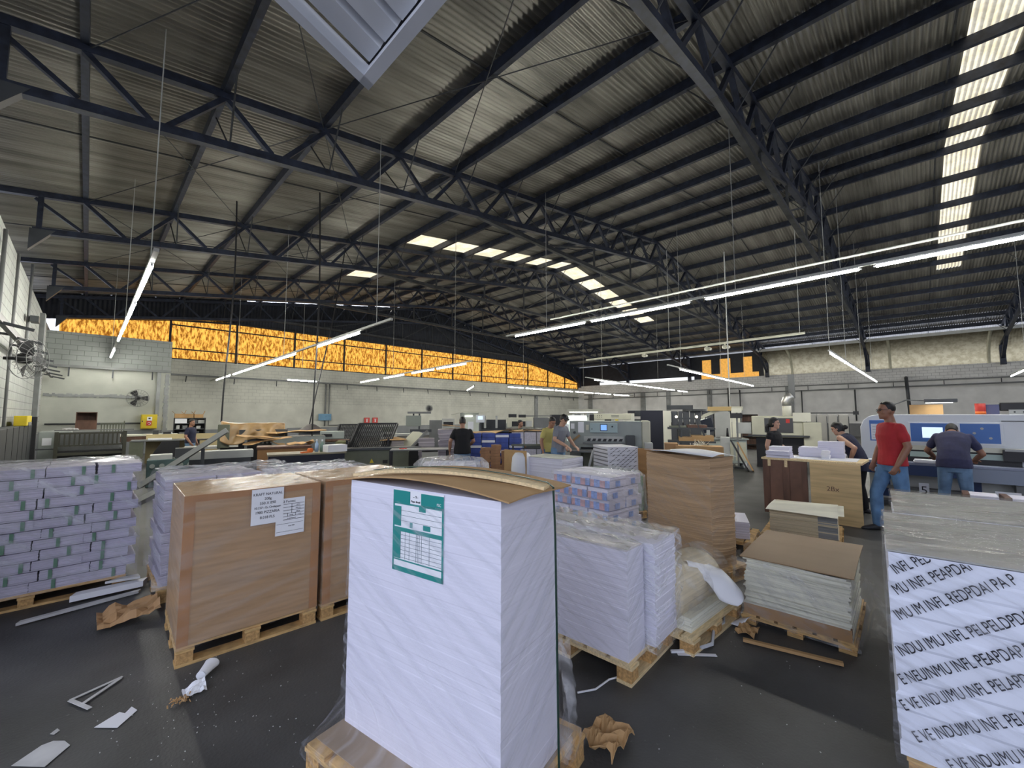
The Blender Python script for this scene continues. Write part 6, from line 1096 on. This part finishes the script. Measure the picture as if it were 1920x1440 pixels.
person('woman in a navy sleeveless vest leaning on the plywood table, hair in a bun', (9.22,.78,0), 158, 1.62,
    dict(pel=(0,.06,.93), wst=(0,.03,1.08), ch=(0,-.08,1.26), nk=(0,-.17,1.41), hd=(0,-.25,1.52), pitch=22, yaw=16, kn=((.09,-.01,.49),(-.09,.02,.49)), an=((.09,.06,.085),(-.09,.08,.085)), el=((.27,.15,1.19),(-.24,-.28,1.10)), wr=((.17,.03,.98),(-.12,-.45,1.02)), hf=((-.5,.1,-.8),(.3,-1,.1)), palm=((-1,-.3,0),(0,0,-1)), w=1.02), skin2, bun, dict(shirt=navyvest, pants=blackcloth, shoe=sneaker, sleeve=0, hem=.16, sname='vest'))
person('woman in a black sleeveless top behind the plywood table, looking to the right', (9.25,1.96,0), -12, 1.60,
    dict(yaw=10, el=((.21,-.02,1.17),(-.23,.04,1.17)), wr=((.05,-.20,1.10),(-.24,-.03,.93)), hf=((-1,-.2,0),(0,-.1,-1)), palm=((0,1,0),(1,0,0)), w=1.03), skin2, tail, dict(shirt=blackcloth, pants=blackcloth, sleeve=.35, hem=.1, sname='top'))
person('young man in a grey t-shirt bending over the wide white sheet block', (7.22,5.62,0), -6, 1.70,
    dict(ch=(0,-.06,1.29), nk=(0,-.11,1.455), hd=(0,-.18,1.585), pitch=30, el=((.22,-.14,1.16),(-.23,-.12,1.16)), wr=((.10,-.40,1.02),(-.12,-.38,1.02)), hf=((0,-1,-.5),(0,-1,-.5)), palm=((0,0,-1),(0,0,-1)), w=.94), skin2, mop, dict(shirt=greyt, pants=denim2, hem=.08, sname='t_shirt'))
person('young man in a yellow t-shirt, mostly hidden behind the one in grey', (7.36,6.02,0), -14, 1.64,
    dict(ch=(0,-.05,1.29), nk=(0,-.10,1.455), hd=(0,-.17,1.585), pitch=26, el=((.27,-.10,1.16),(-.27,-.10,1.14)), wr=((.22,-.34,1.0),(-.27,-.16,.92)), hf=((0,-1,-.4),(0,-.3,-1)), palm=((0,0,-1),(1,0,0)), w=1.0), skin1, short, dict(shirt=yellt, pants=denim, hem=.08, sname='t_shirt'))
person('man in a dark t-shirt seen from behind, left of the blue packs', (5.68,7.02,0), 142, 1.62,
    dict(ch=(0,-.03,1.29), nk=(0,-.06,1.465), hd=(0,-.12,1.61), pitch=20, el=((.28,.02,1.17),(-.26,-.06,1.17)), wr=((.29,-.08,.94),(-.16,-.26,1.05)), w=1.1,), skin1, short, dict(shirt=blackcloth, pants=denim2, hem=.06, sname='t_shirt'))
person('man in a navy polo shirt before the dark shelf unit at far left', (2.22,15.72,0), 50, 1.52,
    dict(yaw=0, el=((.24,.03,1.16),(-.25,.0,1.16)), wr=((.25,-.06,.93),(-.22,-.14,.95)), w=1.12,), skin1, short, dict(shirt=navycloth, pants=denim2, sname='polo_shirt'))
person('far man in a dark green shirt at the long dark offset press', (8.75,8.20,0), 20, 1.50,
    dict(w=1.0), skin1, short, dict(shirt=greent, pants=denim2, sname='t_shirt'))
